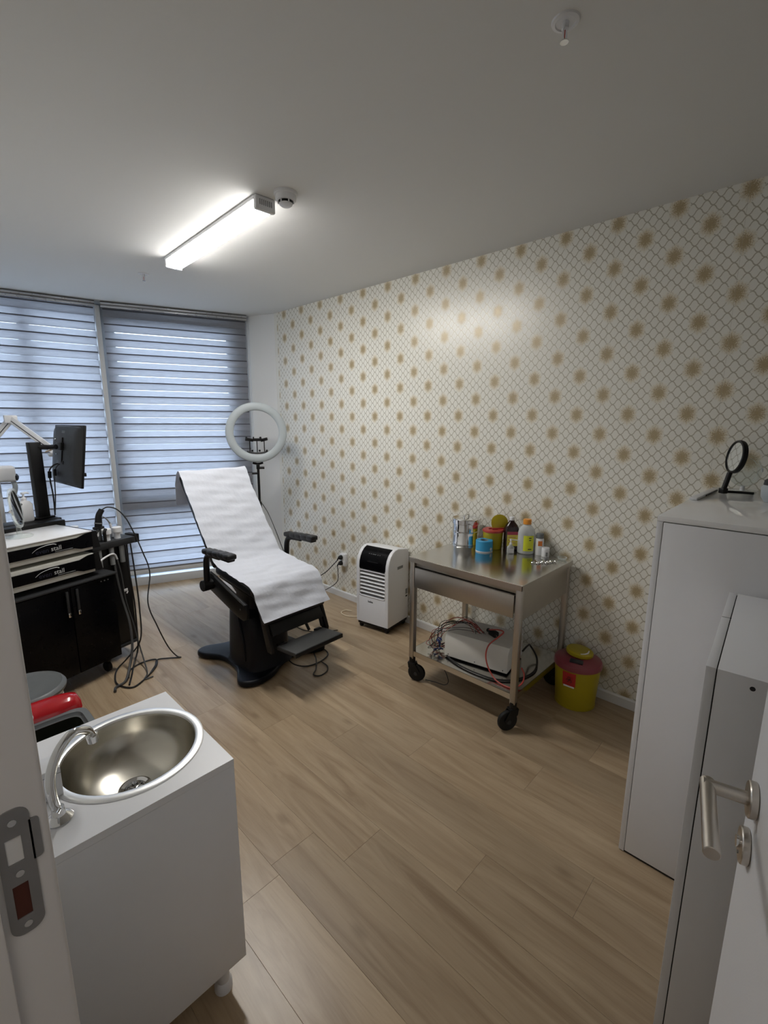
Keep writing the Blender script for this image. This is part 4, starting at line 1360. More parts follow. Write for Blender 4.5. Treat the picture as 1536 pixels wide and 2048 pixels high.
def on_shelf():
    z = 0.206
    # electro device
    t = thing('electro_device', 'off-white box-shaped device lying on the lower trolley shelf', 'device', (2.300, 1.362, z), math.radians(9.5))
    bm = bmesh.new()
    w, l, h = 0.265, 0.392, 0.155
    prism(bm, [(-w / 2, 0.012), (-w / 2, h - 0.035), (-w / 2 + 0.025, h), (w / 2 - 0.006, h), (w / 2, h - 0.006), (w / 2, 0.012)], -l / 2, l / 2, 'y', 0.004, 2)
    obj('case', bm, 'device', t)
    part('base_lip', 'black', t, span, (-w / 2 + 0.004, -l / 2 + 0.004, 0.006), (w / 2 - 0.004, l / 2 - 0.004, 0.013))
    for x in (-1, 1):
        for y in (-1, 1):
            part('foot', 'rubber', t, cyl, (x * (w / 2 - 0.03), y * (l / 2 - 0.03), 0), (x * (w / 2 - 0.03), y * (l / 2 - 0.03), 0.008), 0.010, 12)
    for y in (-0.17, 0.0, 0.17):
        part('screw', 'black', t, cyl, (-w / 2 + 0.001, y, 0.024), (-w / 2 - 0.001, y, 0.024), 0.0032, 8)
    part('rear_plate', 'white', t, span, (0.02, -l / 2 - 0.003, 0.03), (0.11, -l / 2 + 0.002, 0.12), 0.001)
    part('power_inlet', 'black', t, span, (-0.01, -l / 2 - 0.014, 0.075), (0.05, -l / 2, 0.115), 0.003)
    part('vent', 'ink', t, span, (0.065, -l / 2 - 0.004, 0.05), (0.075, -l / 2 - 0.002, 0.058))
    part('vent', 'ink', t, span, (0.065, -l / 2 - 0.004, 0.08), (0.075, -l / 2 - 0.002, 0.088))
    ztop = z + 0.155
    # bundle plug on top
    t = thing('cable_connector', 'chunky black connector lying on the off-white device', 'connector', (2.300, 1.300, ztop + 0.001), math.radians(70))
    part('shell', 'black', t, box, (0, 0, 0.017), (0.062, 0.036, 0.034), 0.008, 3)
    part('collar', 'rubber', t, cyl, (0.028, 0, 0.017), (0.052, 0, 0.017), 0.012, 14)
    part('pin', 'chrome', t, cyl, (-0.031, 0.004, 0.014), (-0.033, 0.004, 0.014), 0.004, 10)
    # red cord draped over the front
    tag(part('electrode_cable', 'cord_red', None, tube,
             [(2.300, 1.330, ztop + 0.03), (2.250, 1.245, ztop + 0.075), (2.225, 1.195, ztop + 0.085), (2.205, 1.215, ztop + 0.055), (2.170, 1.250, ztop + 0.01), (2.148, 1.255, ztop - 0.04),
              (2.135, 1.235, z + 0.06), (2.120, 1.19, z + 0.018), (2.100, 1.135, z + 0.006), (2.105, 1.06, z + 0.005), (2.16, 1.035, z + 0.02), (2.20, 1.045, z + 0.05), (2.215, 1.07, z + 0.075)], 0.0042, 8),
        'red cord hanging over the front of the off-white device', 'cord')
    tag(part('black_cord', 'cord_black', None, tube,
             [(2.165, 1.545, z + 0.03), (2.135, 1.50, z + 0.008), (2.105, 1.40, z + 0.006), (2.098, 1.28, z + 0.006), (2.120, 1.165, z + 0.006), (2.20, 1.085, z + 0.006), (2.34, 1.055, z + 0.006), (2.47, 1.10, z + 0.02),
              (2.50, 1.16, z + 0.07), (2.44, 1.15, z + 0.095), (2.36, 1.14, z + 0.095)], 0.0055, 8),
        'thick black cord curving along the shelf in front of the device', 'cord')
    # lead wires: individual loops over the left end of the device
    rng = random.Random(11)
    cols = ['cord_black'] * 9 + ['cord_red'] * 5
    reds = blacks = 0
    for k, m in enumerate(cols):
        p0 = Vector((2.24 + rng.uniform(-0.02, 0.05), 1.34 + rng.uniform(-0.02, 0.06), ztop + 0.008 + rng.uniform(0, 0.02)))
        p1 = Vector((2.25 + rng.uniform(-0.06, 0.10), 1.46 + rng.uniform(-0.03, 0.05), ztop + 0.02 + rng.uniform(0, 0.04)))
        p2 = Vector((2.22 + rng.uniform(-0.08, 0.08), 1.56 + rng.uniform(-0.02, 0.03), ztop + rng.uniform(-0.01, 0.045)))
        p3 = Vector((2.16 + rng.uniform(-0.05, 0.07), 1.61 + rng.uniform(-0.01, 0.05), z + rng.uniform(0.06, 0.13)))
        p4 = Vector((2.15 + rng.uniform(-0.03, 0.06), 1.60 + rng.uniform(-0.03, 0.05), z + 0.012 + rng.uniform(0.0, 0.03)))
        p5 = Vector((2.185 + rng.uniform(-0.02, 0.04), 1.555 + rng.uniform(-0.01, 0.02), z + 0.045 + rng.uniform(-0.02, 0.03)))
        lab = ('thin red lead wire in the tangle over the device' if m == 'cord_red' else 'thin black lead wire in the tangle over the device')
        tag(part('lead_wire', m, None, tube, [p0, p1, p2, p3, p4, p5], 0.0017, 6, 7), lab, 'wire', 'red lead wires on the shelf' if m == 'cord_red' else 'black lead wires on the shelf')
    for k in range(7):
        a = rng.uniform(0, 6.28)
        t = thing('wire_clip', 'small blue clip in the cluster beside the off-white device', 'clip', (2.175 + rng.uniform(-0.025, 0.03), 1.585 + rng.uniform(-0.012, 0.03), z + 0.012 + 0.0125 * k), a, 'blue clips on the shelf')
        part('jaw', 'blueclip', t, box, (0, 0, 0.003), (0.034, 0.008, 0.006), 0.002, rot=(0, 0.25, 0))
        part('jaw', 'blueclip', t, box, (0, 0, 0.008), (0.034, 0.008, 0.005), 0.002, rot=(0, -0.2, 0))
    # cord that has slipped below the shelf
    tag(part('hanging_cord', 'cord_black', None, tube, [(2.085, 1.715, 0.168), (2.095, 1.66, 0.150), (2.12, 1.58, 0.162), (2.13, 1.53, 0.13), (2.14, 1.50, 0.06), (2.15, 1.53, 0.012), (2.14, 1.60, 0.006), (2.12, 1.66, 0.006)], 0.0026, 6),
        'thin black cord drooping under the shelf by the front caster', 'cord')


def yellow_bin():
    t = thing('sharps_bin', 'large yellow sharps bin with maroon lid on the floor by the trolley', 'bin', (2.560, 0.895, 0), math.radians(-8))
    part('tub', 'yellow', t, lathe, [(0, 0.004), (0.100, 0.004), (0.108, 0.010), (0.124, 0.245), (0, 0.245)], 44)
    part('foot_ring', 'yellow', t, lathe, [(0.104, 0), (0.110, 0.002), (0.110, 0.014), (0.104, 0.016)], 44)
    ld = part('lid', 'bin_lid', t, lathe, [(0.123, 0.238), (0.130, 0.240), (0.131, 0.256), (0.126, 0.270), (0.112, 0.278), (0.05, 0.290), (0, 0.292)], 44)
    part('hatch', 'yellow', ld, lathe, [(0, 0), (0.070, 0.0), (0.074, 0.006), (0.074, 0.020), (0.068, 0.026), (0.03, 0.029), (0, 0.029)], 36, loc=(0.018, 0.005, 0.292), rot=(math.radians(4), math.radians(4), 0))
    part('hatch_grip', 'white', ld, tube, [(-0.035, -0.030, 0.318), (-0.012, -0.045, 0.318), (0.015, -0.048, 0.318), (0.038, -0.040, 0.318)], 0.004, 6)
    part('slot', 'ink', ld, box, (0, 0, 0), (0.030, 0.070, 0.014), 0.003, loc=(-0.074, -0.030, 0.287), rot=(0, math.radians(-14), math.radians(20)))
    # biohazard label wrapped on the side
    bm = bmesh.new()
    tt = bmesh.new()
    a0, a1, nn = math.radians(172), math.radians(206), 10
    lo = [tt.verts.new((0.1218 * math.cos(a0 + (a1 - a0) * k / nn), 0.1218 * math.sin(a0 + (a1 - a0) * k / nn), 0.150)) for k in range(nn + 1)]
    hi = [tt.verts.new((v.co.x * 1.040, v.co.y * 1.040, 0.232)) for v in lo]
    for k in range(nn):
        tt.faces.new((lo[k], lo[k + 1], hi[k + 1], hi[k]))
    merge(bm, tt)
    lb = obj('label', bm, 'redlabel', t)
    aa = math.radians(190)
    part('label_edge', 'white', lb, box, (0, 0, 0), (0.002, 0.058, 0.009), loc=(0.1216 * math.cos(aa), 0.1216 * math.sin(aa), 0.148), rot=(0, math.radians(4), aa))
    for q in range(3):
        b = 2 * PI * q / 3 + PI / 2
        part('symbol', 'ink', lb, tube, [(-0.1275 * 0.985 + 0.0, -0.022 + 0.010 * math.cos(b) + 0.008 * math.cos(w), 0.190 + 0.010 * math.sin(b) + 0.008 * math.sin(w)) for w in [2 * PI * j / 10 for j in range(9)]], 0.0014, 5, 2)


# ------------------------------------------------------------------ cabinets on the right
def cabinets():
    # tall white cabinet
    X0, X1, Y0, Y1, H = 1.710, 2.690, -0.62, 0.386, 1.303
    t = thing('tall_cabinet', 'tall white cabinet with glossy top beside the wallpaper', 'cabinet', ((X0 + X1) / 2, (Y0 + Y1) / 2, 0))
    cx, cy = (X0 + X1) / 2, (Y0 + Y1) / 2
    T = 0.018
    part('top', 'gloss_top', t, span, (X0 - cx, Y0 - cy, H - T), (X1 - cx, Y1 - cy, H), 0.001)
    part('side_panel', 'board', t, span, (X0 - cx, Y1 - T - cy, 0.004), (X1 - cx, Y1 - cy, H - T - 0.0008), 0.0008)
    part('side_panel', 'board', t, span, (X0 - cx, Y0 - cy, 0.004), (X1 - cx, Y0 + T - cy, H - T - 0.0008), 0.0008)
    part('carcass', 'seamdark', t, span, (X0 + 0.012 - cx, Y0 + T - cy, 0.012), (X1 - 0.005 - cx, Y1 - T - 0.0005 - cy, H - T - 0.002))
    part('plinth', 'seamdark', t, span, (X0 + 0.004 - cx, Y0 + 0.01 - cy, 0.0), (X1 - 0.02 - cx, Y1 - 0.004 - cy, 0.012))
    ym = -0.12
    for a, b in ((Y0 + T + 0.002, ym - 0.0012), (ym + 0.0012, Y1 - T - 0.002)):
        d = part('door', 'board', t, span, (X0 - cx, a - cy, 0.010), (X0 + 0.016 - cx, b - cy, H - T - 0.003), 0.0008)
        if a > -0.2:
            part('grommet', 'midgrey', d, tube, [(X0 - 0.0006 - cx, 0.165 - cy + 0.030 * math.cos(q), 0.300 + 0.030 * math.sin(q)) for q in [2 * PI * j / 20 for j in range(20)]], 0.0012, 6, 2, closed=True)
    # low white cabinet, slightly askew in front of it
    a = math.atan2(0.037, 0.596)
    t = thing('low_cabinet', 'lower white cabinet with dark joint line in front of the tall cabinet', 'cabinet', (1.114, 0.130, 0), a)
    D, H = 0.566, 1.103
    part('side_panel', 'board', t, span, (0, -T, 0.004), (D, 0, H), 0.0008)
    part('gap', 'seamdark', t, span, (0.004, -T - 0.0030, 0.01), (D - 0.004, -T + 0.0004, H - 0.004))
    bd = part('body', 'board', t, span, (0.0, -0.45, 0.004), (D, -T - 0.0022, H), 0.0008)
    part('screw_hole', 'ink', bd, cyl, (0.001, -T - 0.062, H - 0.022), (-0.0008, -T - 0.062, H - 0.022), 0.0048, 14)
    part('joint', 'seamdark', bd, span, (0.33, -0.0005, H - 0.0006), (0.332, -T - 0.003, H + 0.0003))
    # things on the tall cabinet
    z = 1.3032
    t = thing('hand_mirror', 'black round magnifying mirror on a folding handle on the tall cabinet', 'mirror', (2.470, 0.318, z), math.radians(-38))
    part('foot', 'black', t, box, (0, 0, 0.012), (0.026, 0.026, 0.024), 0.004)
    part('foot_bar', 'black', t, tube, [(0.0, 0, 0.008), (0.05, -0.02, 0.007), (0.105, -0.045, 0.005)], 0.0055, 8)
    top = Vector((0.020, 0.0, 0.090))
    part('handle', 'black', t, tube, [(0, 0, 0.015), (0.010, 0, 0.050), tuple(top)], 0.0105, 10)
    h = bpy.data.objects.new('mirror_head', None)
    h.parent = t
    h.location = (0.040, 0.0, 0.158)
    # glass looks towards the window side of the room
    nrm = (Matrix.Rotation(math.radians(38), 3, 'Z') @ Vector((-0.52, 0.85, 0.12))).normalized()
    h.rotation_euler = nrm.to_track_quat('Z', 'Y').to_euler()
    COL.objects.link(h)
    part('frame', 'black', h, lathe, [(0.060, 0.004), (0.064, 0.010), (0.070, 0.008), (0.0725, 0.0), (0.070, -0.010), (0.045, -0.016), (0, -0.017)], 40)
    part('glass', 'mirror', h, lathe, [(0, 0.005), (0.0605, 0.005), (0.0605, 0.003), (0, 0.003)], 40)
    t = thing('acrylic_mirror', 'clear acrylic oval mirror standing behind the black mirror', 'mirror', (2.560, 0.262, z), math.radians(-50))
    part('base', 'acrylic', t, lathe, [(0, 0), (0.050, 0), (0.052, 0.004), (0.046, 0.008), (0, 0.010)], 32)
    part('stem', 'white', t, lathe, [(0, 0.008), (0.010, 0.008), (0.008, 0.030), (0, 0.032)], 16)
    h = part('frame', 'acrylic', t, lathe, [(0.056, 0.004), (0.070, 0.004), (0.071, -0.002), (0.070, -0.006), (0.056, -0.006), (0.056, 0.004)], 40, loc=(0, 0, 0.098), rot=(math.radians(84), 0, 0))
    part('glass', 'acrylic', h, lathe, [(0, 0.001), (0.056, 0.001), (0.056, -0.002), (0, -0.002)], 40)
    part('hinge_pin', 'chrome', t, cyl, (0.072, 0, 0.092), (0.072, 0, 0.108), 0.004, 10)
    # pale goggles case at the frame edge
    t = thing('face_shield', 'pale blue plastic visor with dark band at the cabinet edge', 'visor', (2.330, 0.128, z), math.radians(-45))
    part('visor', 'ring', t, loft, [(0, 0, 0.0, 0.040, 0.030, 2.6), (0, 0, 0.02, 0.052, 0.040, 2.6), (0, 0, 0.055, 0.054, 0.042, 2.6), (0, 0, 0.068, 0.046, 0.036, 2.6)])
    part('band', 'charcoal', t, loft, [(0, 0, 0.066, 0.048, 0.038, 2.6), (0, 0, 0.084, 0.046, 0.036, 2.6), (0, 0, 0.090, 0.038, 0.030, 2.6)])
    # loose thin board along the far edge of the top
    t = thing('loose_board', 'thin white board lying along the far edge of the cabinet top', 'board', (2.36, 0.366, z), math.radians(-1.5))
    part('board', 'white', t, box, (0, 0, 0.005), (0.40, 0.026, 0.009), 0.001)
    part('edge_strip', 'charcoal', t, box, (0.06, -0.0145, 0.004), (0.22, 0.003, 0.006))


# ------------------------------------------------------------------ wash stand
def wash_stand():
    X0, X1, Y0, Y1, ZB, ZT = 0.072, 0.497, 1.010, 1.448, 0.112, 0.745
    t = thing('sink_cabinet', 'white washstand cabinet with round steel basin near the doorway', 'sink cabinet', ((X0 + X1) / 2, (Y0 + Y1) / 2, 0))
    cx, cy = (X0 + X1) / 2, (Y0 + Y1) / 2
    T = 0.018
    part('side_panel', 'board', t, span, (X0 - cx, Y0 - cy, ZB), (X1 - cx, Y0 + T - cy, ZT - T - 0.0006), 0.0008)
    part('side_panel', 'board', t, span, (X0 - cx, Y1 - T - cy, ZB), (X1 - cx, Y1 - cy, ZT - T - 0.0006), 0.0008)
    part('back_panel', 'board', t, span, (X0 - cx, Y0 + T - cy, ZB), (X0 + 0.012 - cx, Y1 - T - cy, ZT - T - 0.001))
    part('bottom_panel', 'board', t, span, (X0 - cx, Y0 + T - cy, ZB), (X1 - 0.018 - cx, Y1 - T - cy, ZB + T))
    d = part('door', 'board', t, span, (X1 - 0.018 - cx, Y0 + T + 0.002 - cy, ZB + 0.001), (X1 - cx, Y1 - T - 0.002 - cy, ZT - T - 0.003), 0.0008)
    part('handle', 'satin', d, tube, [(X1 - cx, -0.14, 0.60), (X1 - cx + 0.024, -0.14, 0.60), (X1 - cx + 0.024, -0.14, 0.50), (X1 - cx, -0.14, 0.50)], 0.005, 8, spline=False)
    bx, by, R = 0.325 - cx, 1.238 - cy, 0.166
    # worktop with a round opening
    bm = bmesh.new()
    n = 64
    ring = [(bx + R * math.cos(2 * PI * k / n), by + R * math.sin(2 * PI * k / n)) for k in range(n)]
    x0, x1, y0, y1 = X0 - cx, X1 - cx, Y0 - cy, Y1 - cy

    def edge_pt(k):
        a = 2 * PI * k / n
        c, s = math.cos(a), math.sin(a)
        ts = []
        if c > 1e-9:
            ts.append((x1 - bx) / c)
        if c < -1e-9:
            ts.append((x0 - bx) / c)
        if s > 1e-9:
            ts.append((y1 - by) / s)
        if s < -1e-9:
            ts.append((y0 - by) / s)
        q = min(v for v in ts)
        return (bx + c * q, by + s * q)
    outp = [edge_pt(k) for k in range(n)]
    for cxx, cyy in ((x0, y0), (x0, y1), (x1, y0), (x1, y1)):
        k = min(range(n), key=lambda i: (outp[i][0] - cxx) ** 2 + (outp[i][1] - cyy) ** 2)
        outp[k] = (cxx, cyy)
    for zz in (ZT - T, ZT):
        a = [bm.verts.new((*p, zz)) for p in ring]
        b = [bm.verts.new((*p, zz)) for p in outp]
        for k in range(n):
            j = (k + 1) % n
            bm.faces.new((a[k], b[k], b[j], a[j]))
        if zz < ZT - 0.001:
            pa, pb = a, b
    for k in range(n):
        j = (k + 1) % n
        bm.faces.new((pb[k], pb[j], b[j], b[k]))
        bm.faces.new((pa[j], pa[k], a[k], a[j]))
    bmesh.ops.recalc_face_normals(bm, faces=bm.faces[:])
    obj('worktop', bm, 'board', t, smooth=0)
    part('upstand', 'board', t, span, (x0, y0, ZT), (x0 + 0.010, y1, ZT + 0.045), 0.001)
    # basin
    b = part('basin', 'basin', t, lathe, [(R - 0.006, ZT + 0.001), (R - 0.010, ZT - 0.010), (R - 0.016, ZT - 0.04), (R - 0.034, ZT - 0.076), (R - 0.068, ZT - 0.102), (R - 0.110, ZT - 0.113), (0.030, ZT - 0.116)], 64, loc=(bx, by, 0))
    part('rim', 'basin_rim', b, lathe, [(R - 0.008, ZT - 0.002), (R - 0.006, ZT + 0.003), (R - 0.002, ZT + 0.0045), (R + 0.011, ZT + 0.0040), (R + 0.0145, ZT + 0.0025), (R + 0.015, ZT + 0.0002)], 64)
    dr = part('drain', 'chrome', b, lathe, [(0.040, ZT - 0.1145), (0.034, ZT - 0.112), (0.026, ZT - 0.116), (0.024, ZT - 0.128), (0, ZT - 0.128)], 32)
    for k in range(2):
        part('strainer_bar', 'chrome', b, box, (0, 0, 0), (0.042, 0.005, 0.003), 0.001, loc=(0, 0, ZT - 0.119), rot=(0, 0, 0.5 + k * PI / 2))
    # legs
    for sx in (0.05, X1 - X0 - 0.05):
        for sy in (0.05, Y1 - Y0 - 0.05):
            part('foot', 'white', t, lathe, [(0, ZB), (0.030, ZB), (0.030, ZB - 0.012), (0.020, ZB - 0.018), (0.018, 0.03), (0.024, 0.022), (0.025, 0.0), (0, 0)], 20, loc=(X0 + sx - cx, Y0 + sy - cy, 0))
    # tap
    f = thing('tap', 'chrome swan-neck tap rising beside the round basin', 'tap', (0.139, 1.112, ZT))
    part('base', 'chrome', f, lathe, [(0, 0), (0.026, 0), (0.027, 0.004), (0.022, 0.009), (0.014, 0.014), (0.012, 0.03), (0, 0.03)], 28)
    part('spout', 'chrome', f, tube, [(0, 0, 0.01), (-0.006, 0.004, 0.055), (-0.003, 0.012, 0.102), (0.018, 0.026, 0.142), (0.050, 0.045, 0.160), (0.080, 0.061, 0.146), (0.092, 0.068, 0.122)], 0.0098, 14, 8)
    part('aerator', 'chrome', f, cyl, (0.0915, 0.0676, 0.125), (0.0945, 0.0692, 0.104), 0.0125, 18, None, 0.002)
    part('lever', 'chrome', f, tube, [(0, -0.008, 0.028), (-0.010, -0.035, 0.040)], 0.006, 10, spline=False)
    # little white box by the tap
    s = thing('soap_box', 'small white box between the tap and the basin', 'box', (0.141, 1.212, ZT + 0.0045))
    part('box', 'white', s, box, (0, 0, 0.036), (0.044, 0.060, 0.072), 0.002)
    part('lid_seam', 'midgrey', s, box, (0, 0, 0.058), (0.0446, 0.0606, 0.0012))


# ------------------------------------------------------------------ bins behind the washstand
def bins():
    # red bin with open grey frame
    t = thing('red_bin', 'red plastic bin with grey frame and open dark mouth behind the washstand', 'bin', (0.257, 2.105, 0))
    part('body', 'red', t, loft, [(0, 0, 0.005, 0.125, 0.155, 5), (0, 0, 0.02, 0.135, 0.165, 5), (0, 0, 0.375, 0.155, 0.188, 5), (0, 0, 0.385, 0.150, 0.182, 5), (0, -0.055, 0.3855, 0.131, 0.101, 6), (0, -0.055, 0.16, 0.118, 0.092, 6)])
    # frame around the mouth
    bm = bmesh.new()
    n = 40

    def sup(hx_, hy_, cyy, k, pw=6):
        a = 2 * PI * k / n
        c, s = math.cos(a), math.sin(a)
        return (hx_ * math.copysign(abs(c) ** (2 / pw), c), cyy + hy_ * math.copysign(abs(s) ** (2 / pw), s))
    lay = [(0.160, 0.130, 0.384), (0.158, 0.128, 0.402), (0.136, 0.106, 0.402), (0.132, 0.102, 0.390), (0.126, 0.097, 0.386)]
    rows = []
    for hx_, hy_, zz in lay:
        rows.append([bm.verts.new((*sup(hx_, hy_, -0.055, k), zz)) for k in range(n)])
    for a, b in zip(rows[:-1], rows[1:]):
        for k in range(n):
            j = (k + 1) % n
            bm.faces.new((a[k], a[j], b[j], b[k]))
    bmesh.ops.recalc_face_normals(bm, faces=bm.faces[:])
    fr = obj('frame', bm, 'greyplastic', t)
    part('liner', 'waste', t, loft, [(0, -0.055, 0.161, 0.1165, 0.0905, 6), (0, -0.055, 0.30, 0.1225, 0.0955, 6), (0, -0.055, 0.384, 0.1295, 0.0995, 6), (0, -0.055, 0.384, 0.1275, 0.0975, 6), (0, -0.055, 0.30, 0.1205, 0.0935, 6), (0, -0.055, 0.20, 0.114, 0.088, 6)])
    part('hood', 'red', t, loft, [(0, 0.128, 0.384, 0.158, 0.064, 3.6), (0, 0.130, 0.412, 0.156, 0.062, 3.4), (0, 0.134, 0.432, 0.146, 0.050, 3), (0, 0.138, 0.443, 0.118, 0.032, 2.6), (0, 0.140, 0.447, 0.06, 0.014, 2.2)])
    b = part('badge', 'white', t, lathe, [(0, 0.001), (0.026, 0.001), (0.027, 0), (0, -0.004)], 28, loc=(-0.045, 0.079, 0.428), rot=(math.radians(50), 0, 0))
    part('badge_mark', 'greyplastic', b, tube, [(0.017 * math.cos(q), 0.017 * math.sin(q), 0.0015) for q in [2 * PI * j / 16 for j in range(13)]], 0.0018, 6, 2)
    # round bin with grey lid
    t = thing('lidded_bin', 'round white bin with dark grey lid beside the black cart', 'bin', (0.262, 2.545, 0))
    part('tub', 'cream', t, lathe, [(0, 0.003), (0.115, 0.003), (0.122, 0.010), (0.146, 0.372), (0.143, 0.372), (0.12, 0.02), (0, 0.015)], 44)
    part('lid', 'greyplastic', t, lathe, [(0.150, 0.362), (0.160, 0.364), (0.162, 0.376), (0.154, 0.388), (0.146, 0.392), (0.135, 0.386), (0.06, 0.392), (0, 0.394)], 48)
    aa = math.radians(-32)
    part('label', 'white', t, box, (0, 0, 0), (0.003, 0.055, 0.09), loc=(0.1405 * math.cos(aa), 0.1405 * math.sin(aa), 0.29), rot=(0, math.radians(4), aa))


# ------------------------------------------------------------------ black equipment cart
CO = (0.845, 3.170)
CR = math.radians(17)


def cart_pt(u, v, z):
    return (CO[0] + u * math.cos(CR) - v * math.sin(CR), CO[1] + u * math.sin(CR) + v * math.cos(CR), z)


def equipment_cart():
    t = thing('equipment_cart', 'black equipment cart with two cream drawers by the window', 'cart', (*CO, 0), CR)
    UL = -0.640
    V1 = 0.56
    part('body', 'black_gloss', t, span, (UL, 0.016, 0.100), (0.0, V1 - 0.08, 0.655), 0.004)
    for a, b in ((UL + 0.003, -0.267), (-0.263, -0.003)):
        d = part('door', 'black_gloss', t, span, (a, -0.002, 0.108), (b, 0.017, 0.648), 0.003)
        hxx = -0.293 if a < -0.5 else -0.237
        hd = part('handle', 'charcoal', d, span, (hxx - 0.007, -0.020, 0.505), (hxx + 0.007, -0.010, 0.635), 0.003)
        part('handle_tip', 'chrome', d, span, (hxx - 0.0075, -0.021, 0.478), (hxx + 0.0075, -0.009, 0.506), 0.003)
    for k in range(3):
        part('stud', 'midgrey', t, cyl, (-0.085 + 0.022 * k, -0.0015, 0.632), (-0.085 + 0.022 * k, -0.005, 0.632), 0.004, 10)
    part('shelf_ledge', 'charcoal', t, span, (UL - 0.005, -0.022, 0.658), (0.010, V1 - 0.06, 0.670), 0.003)
    part('spine', 'black', t, span, (UL, 0.36, 0.655), (-0.05, V1 - 0.08, 0.98), 0.004)
    # two drawer modules
    for k, (z0, z1) in enumerate(((0.703, 0.818), (0.842, 0.952))):
        d = part('drawer', 'cream', t, span, (UL, 0.006, z0), (-0.104, 0.43, z1), 0.004)
        h = z1 - z0
        # black fascia with flared ends
        x0, x1 = UL + 0.008, -0.106
        lo, hi = z0 + h * 0.28, z1 - h * 0.19
        poly = [(x0, z0 + 0.004), (x0 + 0.04, z0 + 0.006), (x0 + 0.08, lo), (x1 - 0.105, lo), (x1 - 0.07, lo - 0.012), (x1, lo - 0.014),
                (x1, z1 - 0.004), (x1 - 0.035, z1 - 0.006), (x1 - 0.085, hi), (x0 + 0.07, hi), (x0 + 0.035, hi + 0.010), (x0, hi + 0.012)]
        bm = bmesh.new()
        prism(bm, poly, -0.001, 0.008, 'y')
        fa = obj('fascia', bm, 'black_gloss', d, smooth=0)
        mz = (lo + hi) / 2
        mobj('lettering', text_mesh('stall', 0.036, 0.0003), 'inkwhite', fa, (-0.309, -0.0016, mz - 0.004), (PI / 2, 0, 0), 0)
        mobj('lettering', text_mesh('even', 0.036, 0.0003), 'inkblue', fa, (-0.382, -0.0016, mz - 0.006), (PI / 2, 0, 0), 0)
        bm = bmesh.new()
        tube(bm, [(-0.432, -0.0016, mz - 0.004), (-0.405, -0.0016, mz + 0.013), (-0.365, -0.0016, mz + 0.0225), (-0.325, -0.0016, mz + 0.0235), (-0.308, -0.0016, mz + 0.018)], (0.0008, 0.0026), 6, 6)
        obj('swoosh', bm, 'inkwhite', fa)
        part('strapline', 'midgrey', fa, span, (-0.318, -0.0018, mz - 0.0245), (-0.222, -0.001, mz - 0.0215))
        # dark end block
        part('end_block', 'black', d, prism, [(-0.106, z0 + 0.004), (-0.055, z0 + 0.002), (-0.070, z1 - 0.004), (-0.106, z1 - 0.002)], 0.012, 0.42, 'y')
    part('top_tray', 'white', t, span, (UL, 0.0, 0.950), (-0.104, 0.44, 0.957), 0.003)
    part('rear_tray', 'black', t, span, (UL, 0.43, 0.93), (-0.03, V1, 0.985), 0.006)
    # side tower with instrument tray
    part('side_tower', 'black', t, span, (-0.002, 0.13, 0.10), (0.200, 0.46, 0.79), 0.005)
    part('side_base', 'charcoal', t, span, (-0.05, 0.12, 0.085), (0.203, 0.48, 0.105), 0.004)
    tr = part('instrument_tray', 'charcoal', t, span, (-0.060, 0.09, 0.796), (0.232, 0.30, 0.840), 0.006)
    part('tray_hook', 'black', tr, span, (0.230, 0.10, 0.792), (0.268, 0.20, 0.850), 0.004)
    for u in (-0.012, 0.070, 0.140):
        part('holder_cup', 'white', tr, lathe, [(0, 0.836), (0.020, 0.836), (0.018, 0.864), (0.020, 0.879), (0.028, 0.884), (0.028, 0.914), (0.022, 0.918), (0, 0.918)], 24, loc=(u, 0.14, 0))
        part('holder_sleeve', 'midgrey', tr, cyl, (u + 0.004, 0.115, 0.68), (u + 0.004, 0.115, 0.798), 0.016, 16)
    part('holder_cup', 'white', tr, lathe, [(0, 0.836), (0.022, 0.836), (0.026, 0.90), (0.026, 0.925), (0, 0.927)], 24, loc=(-0.055, 0.27, 0.02))
    part('holder_cup', 'white', tr, lathe, [(0, 0.836), (0.022, 0.836), (0.026, 0.874), (0.026, 0.904), (0, 0.906)], 24, loc=(0.05, 0.24, 0))
    part('cup_clip', 'black', tr, tube, [(-0.04, 0.10, 0.87), (-0.02, 0.095, 0.915), (0.0, 0.11, 0.925)], 0.008, 8)
    part('cup_clip', 'black', tr, tube, [(0.045, 0.12, 0.84), (0.042, 0.115, 0.90), (0.055, 0.12, 0.922)], 0.010, 8)
    part('hook', 'white', t, tube, [(-0.045, 0.05, 0.742), (0.0, 0.07, 0.752), (0.055, 0.09, 0.757), (0.085, 0.10, 0.745), (0.10, 0.105, 0.71)], 0.006, 8)
    for u in (UL + 0.06, -0.06):
        for v in (0.06, V1 - 0.14):
            c = part('caster', 'black', t, lathe, [(0, 0.100), (0.020, 0.100), (0.020, 0.080), (0.012, 0.068), (0, 0.068)], 14, loc=(u, v, 0))
            part('wheel', 'rubber', c, cyl, (-0.013, 0.012, 0.034), (0.013, 0.012, 0.034), 0.034, 20, None, 0.004)

    # handpiece resting in the tray
    h = thing('handpiece', 'black bent handpiece standing in the cart tray', 'handpiece', cart_pt(0.045, 0.18, 0.840), CR)
    part('collar', 'midgrey', h, cyl, (0, 0, 0), (0, 0, 0.075), 0.017, 16)
    part('clip', 'black', h, box, (0.0, -0.004, 0.085), (0.062, 0.03, 0.018), 0.004)
    part('grip', 'black', h, tube, [(0, 0, 0.07), (0.006, 0, 0.12), (0.014, 0, 0.165), (0.036, 0, 0.198)], (0.023, 0.017), 14)
    part('band', 'midgrey', h, cyl, (0.004, 0, 0.112), (0.005, 0, 0.117), 0.0245, 16)
    w = thing('white_probe', 'slim white probe leaning in the cart tray', 'probe', cart_pt(0.150, 0.20, 0.840), CR)
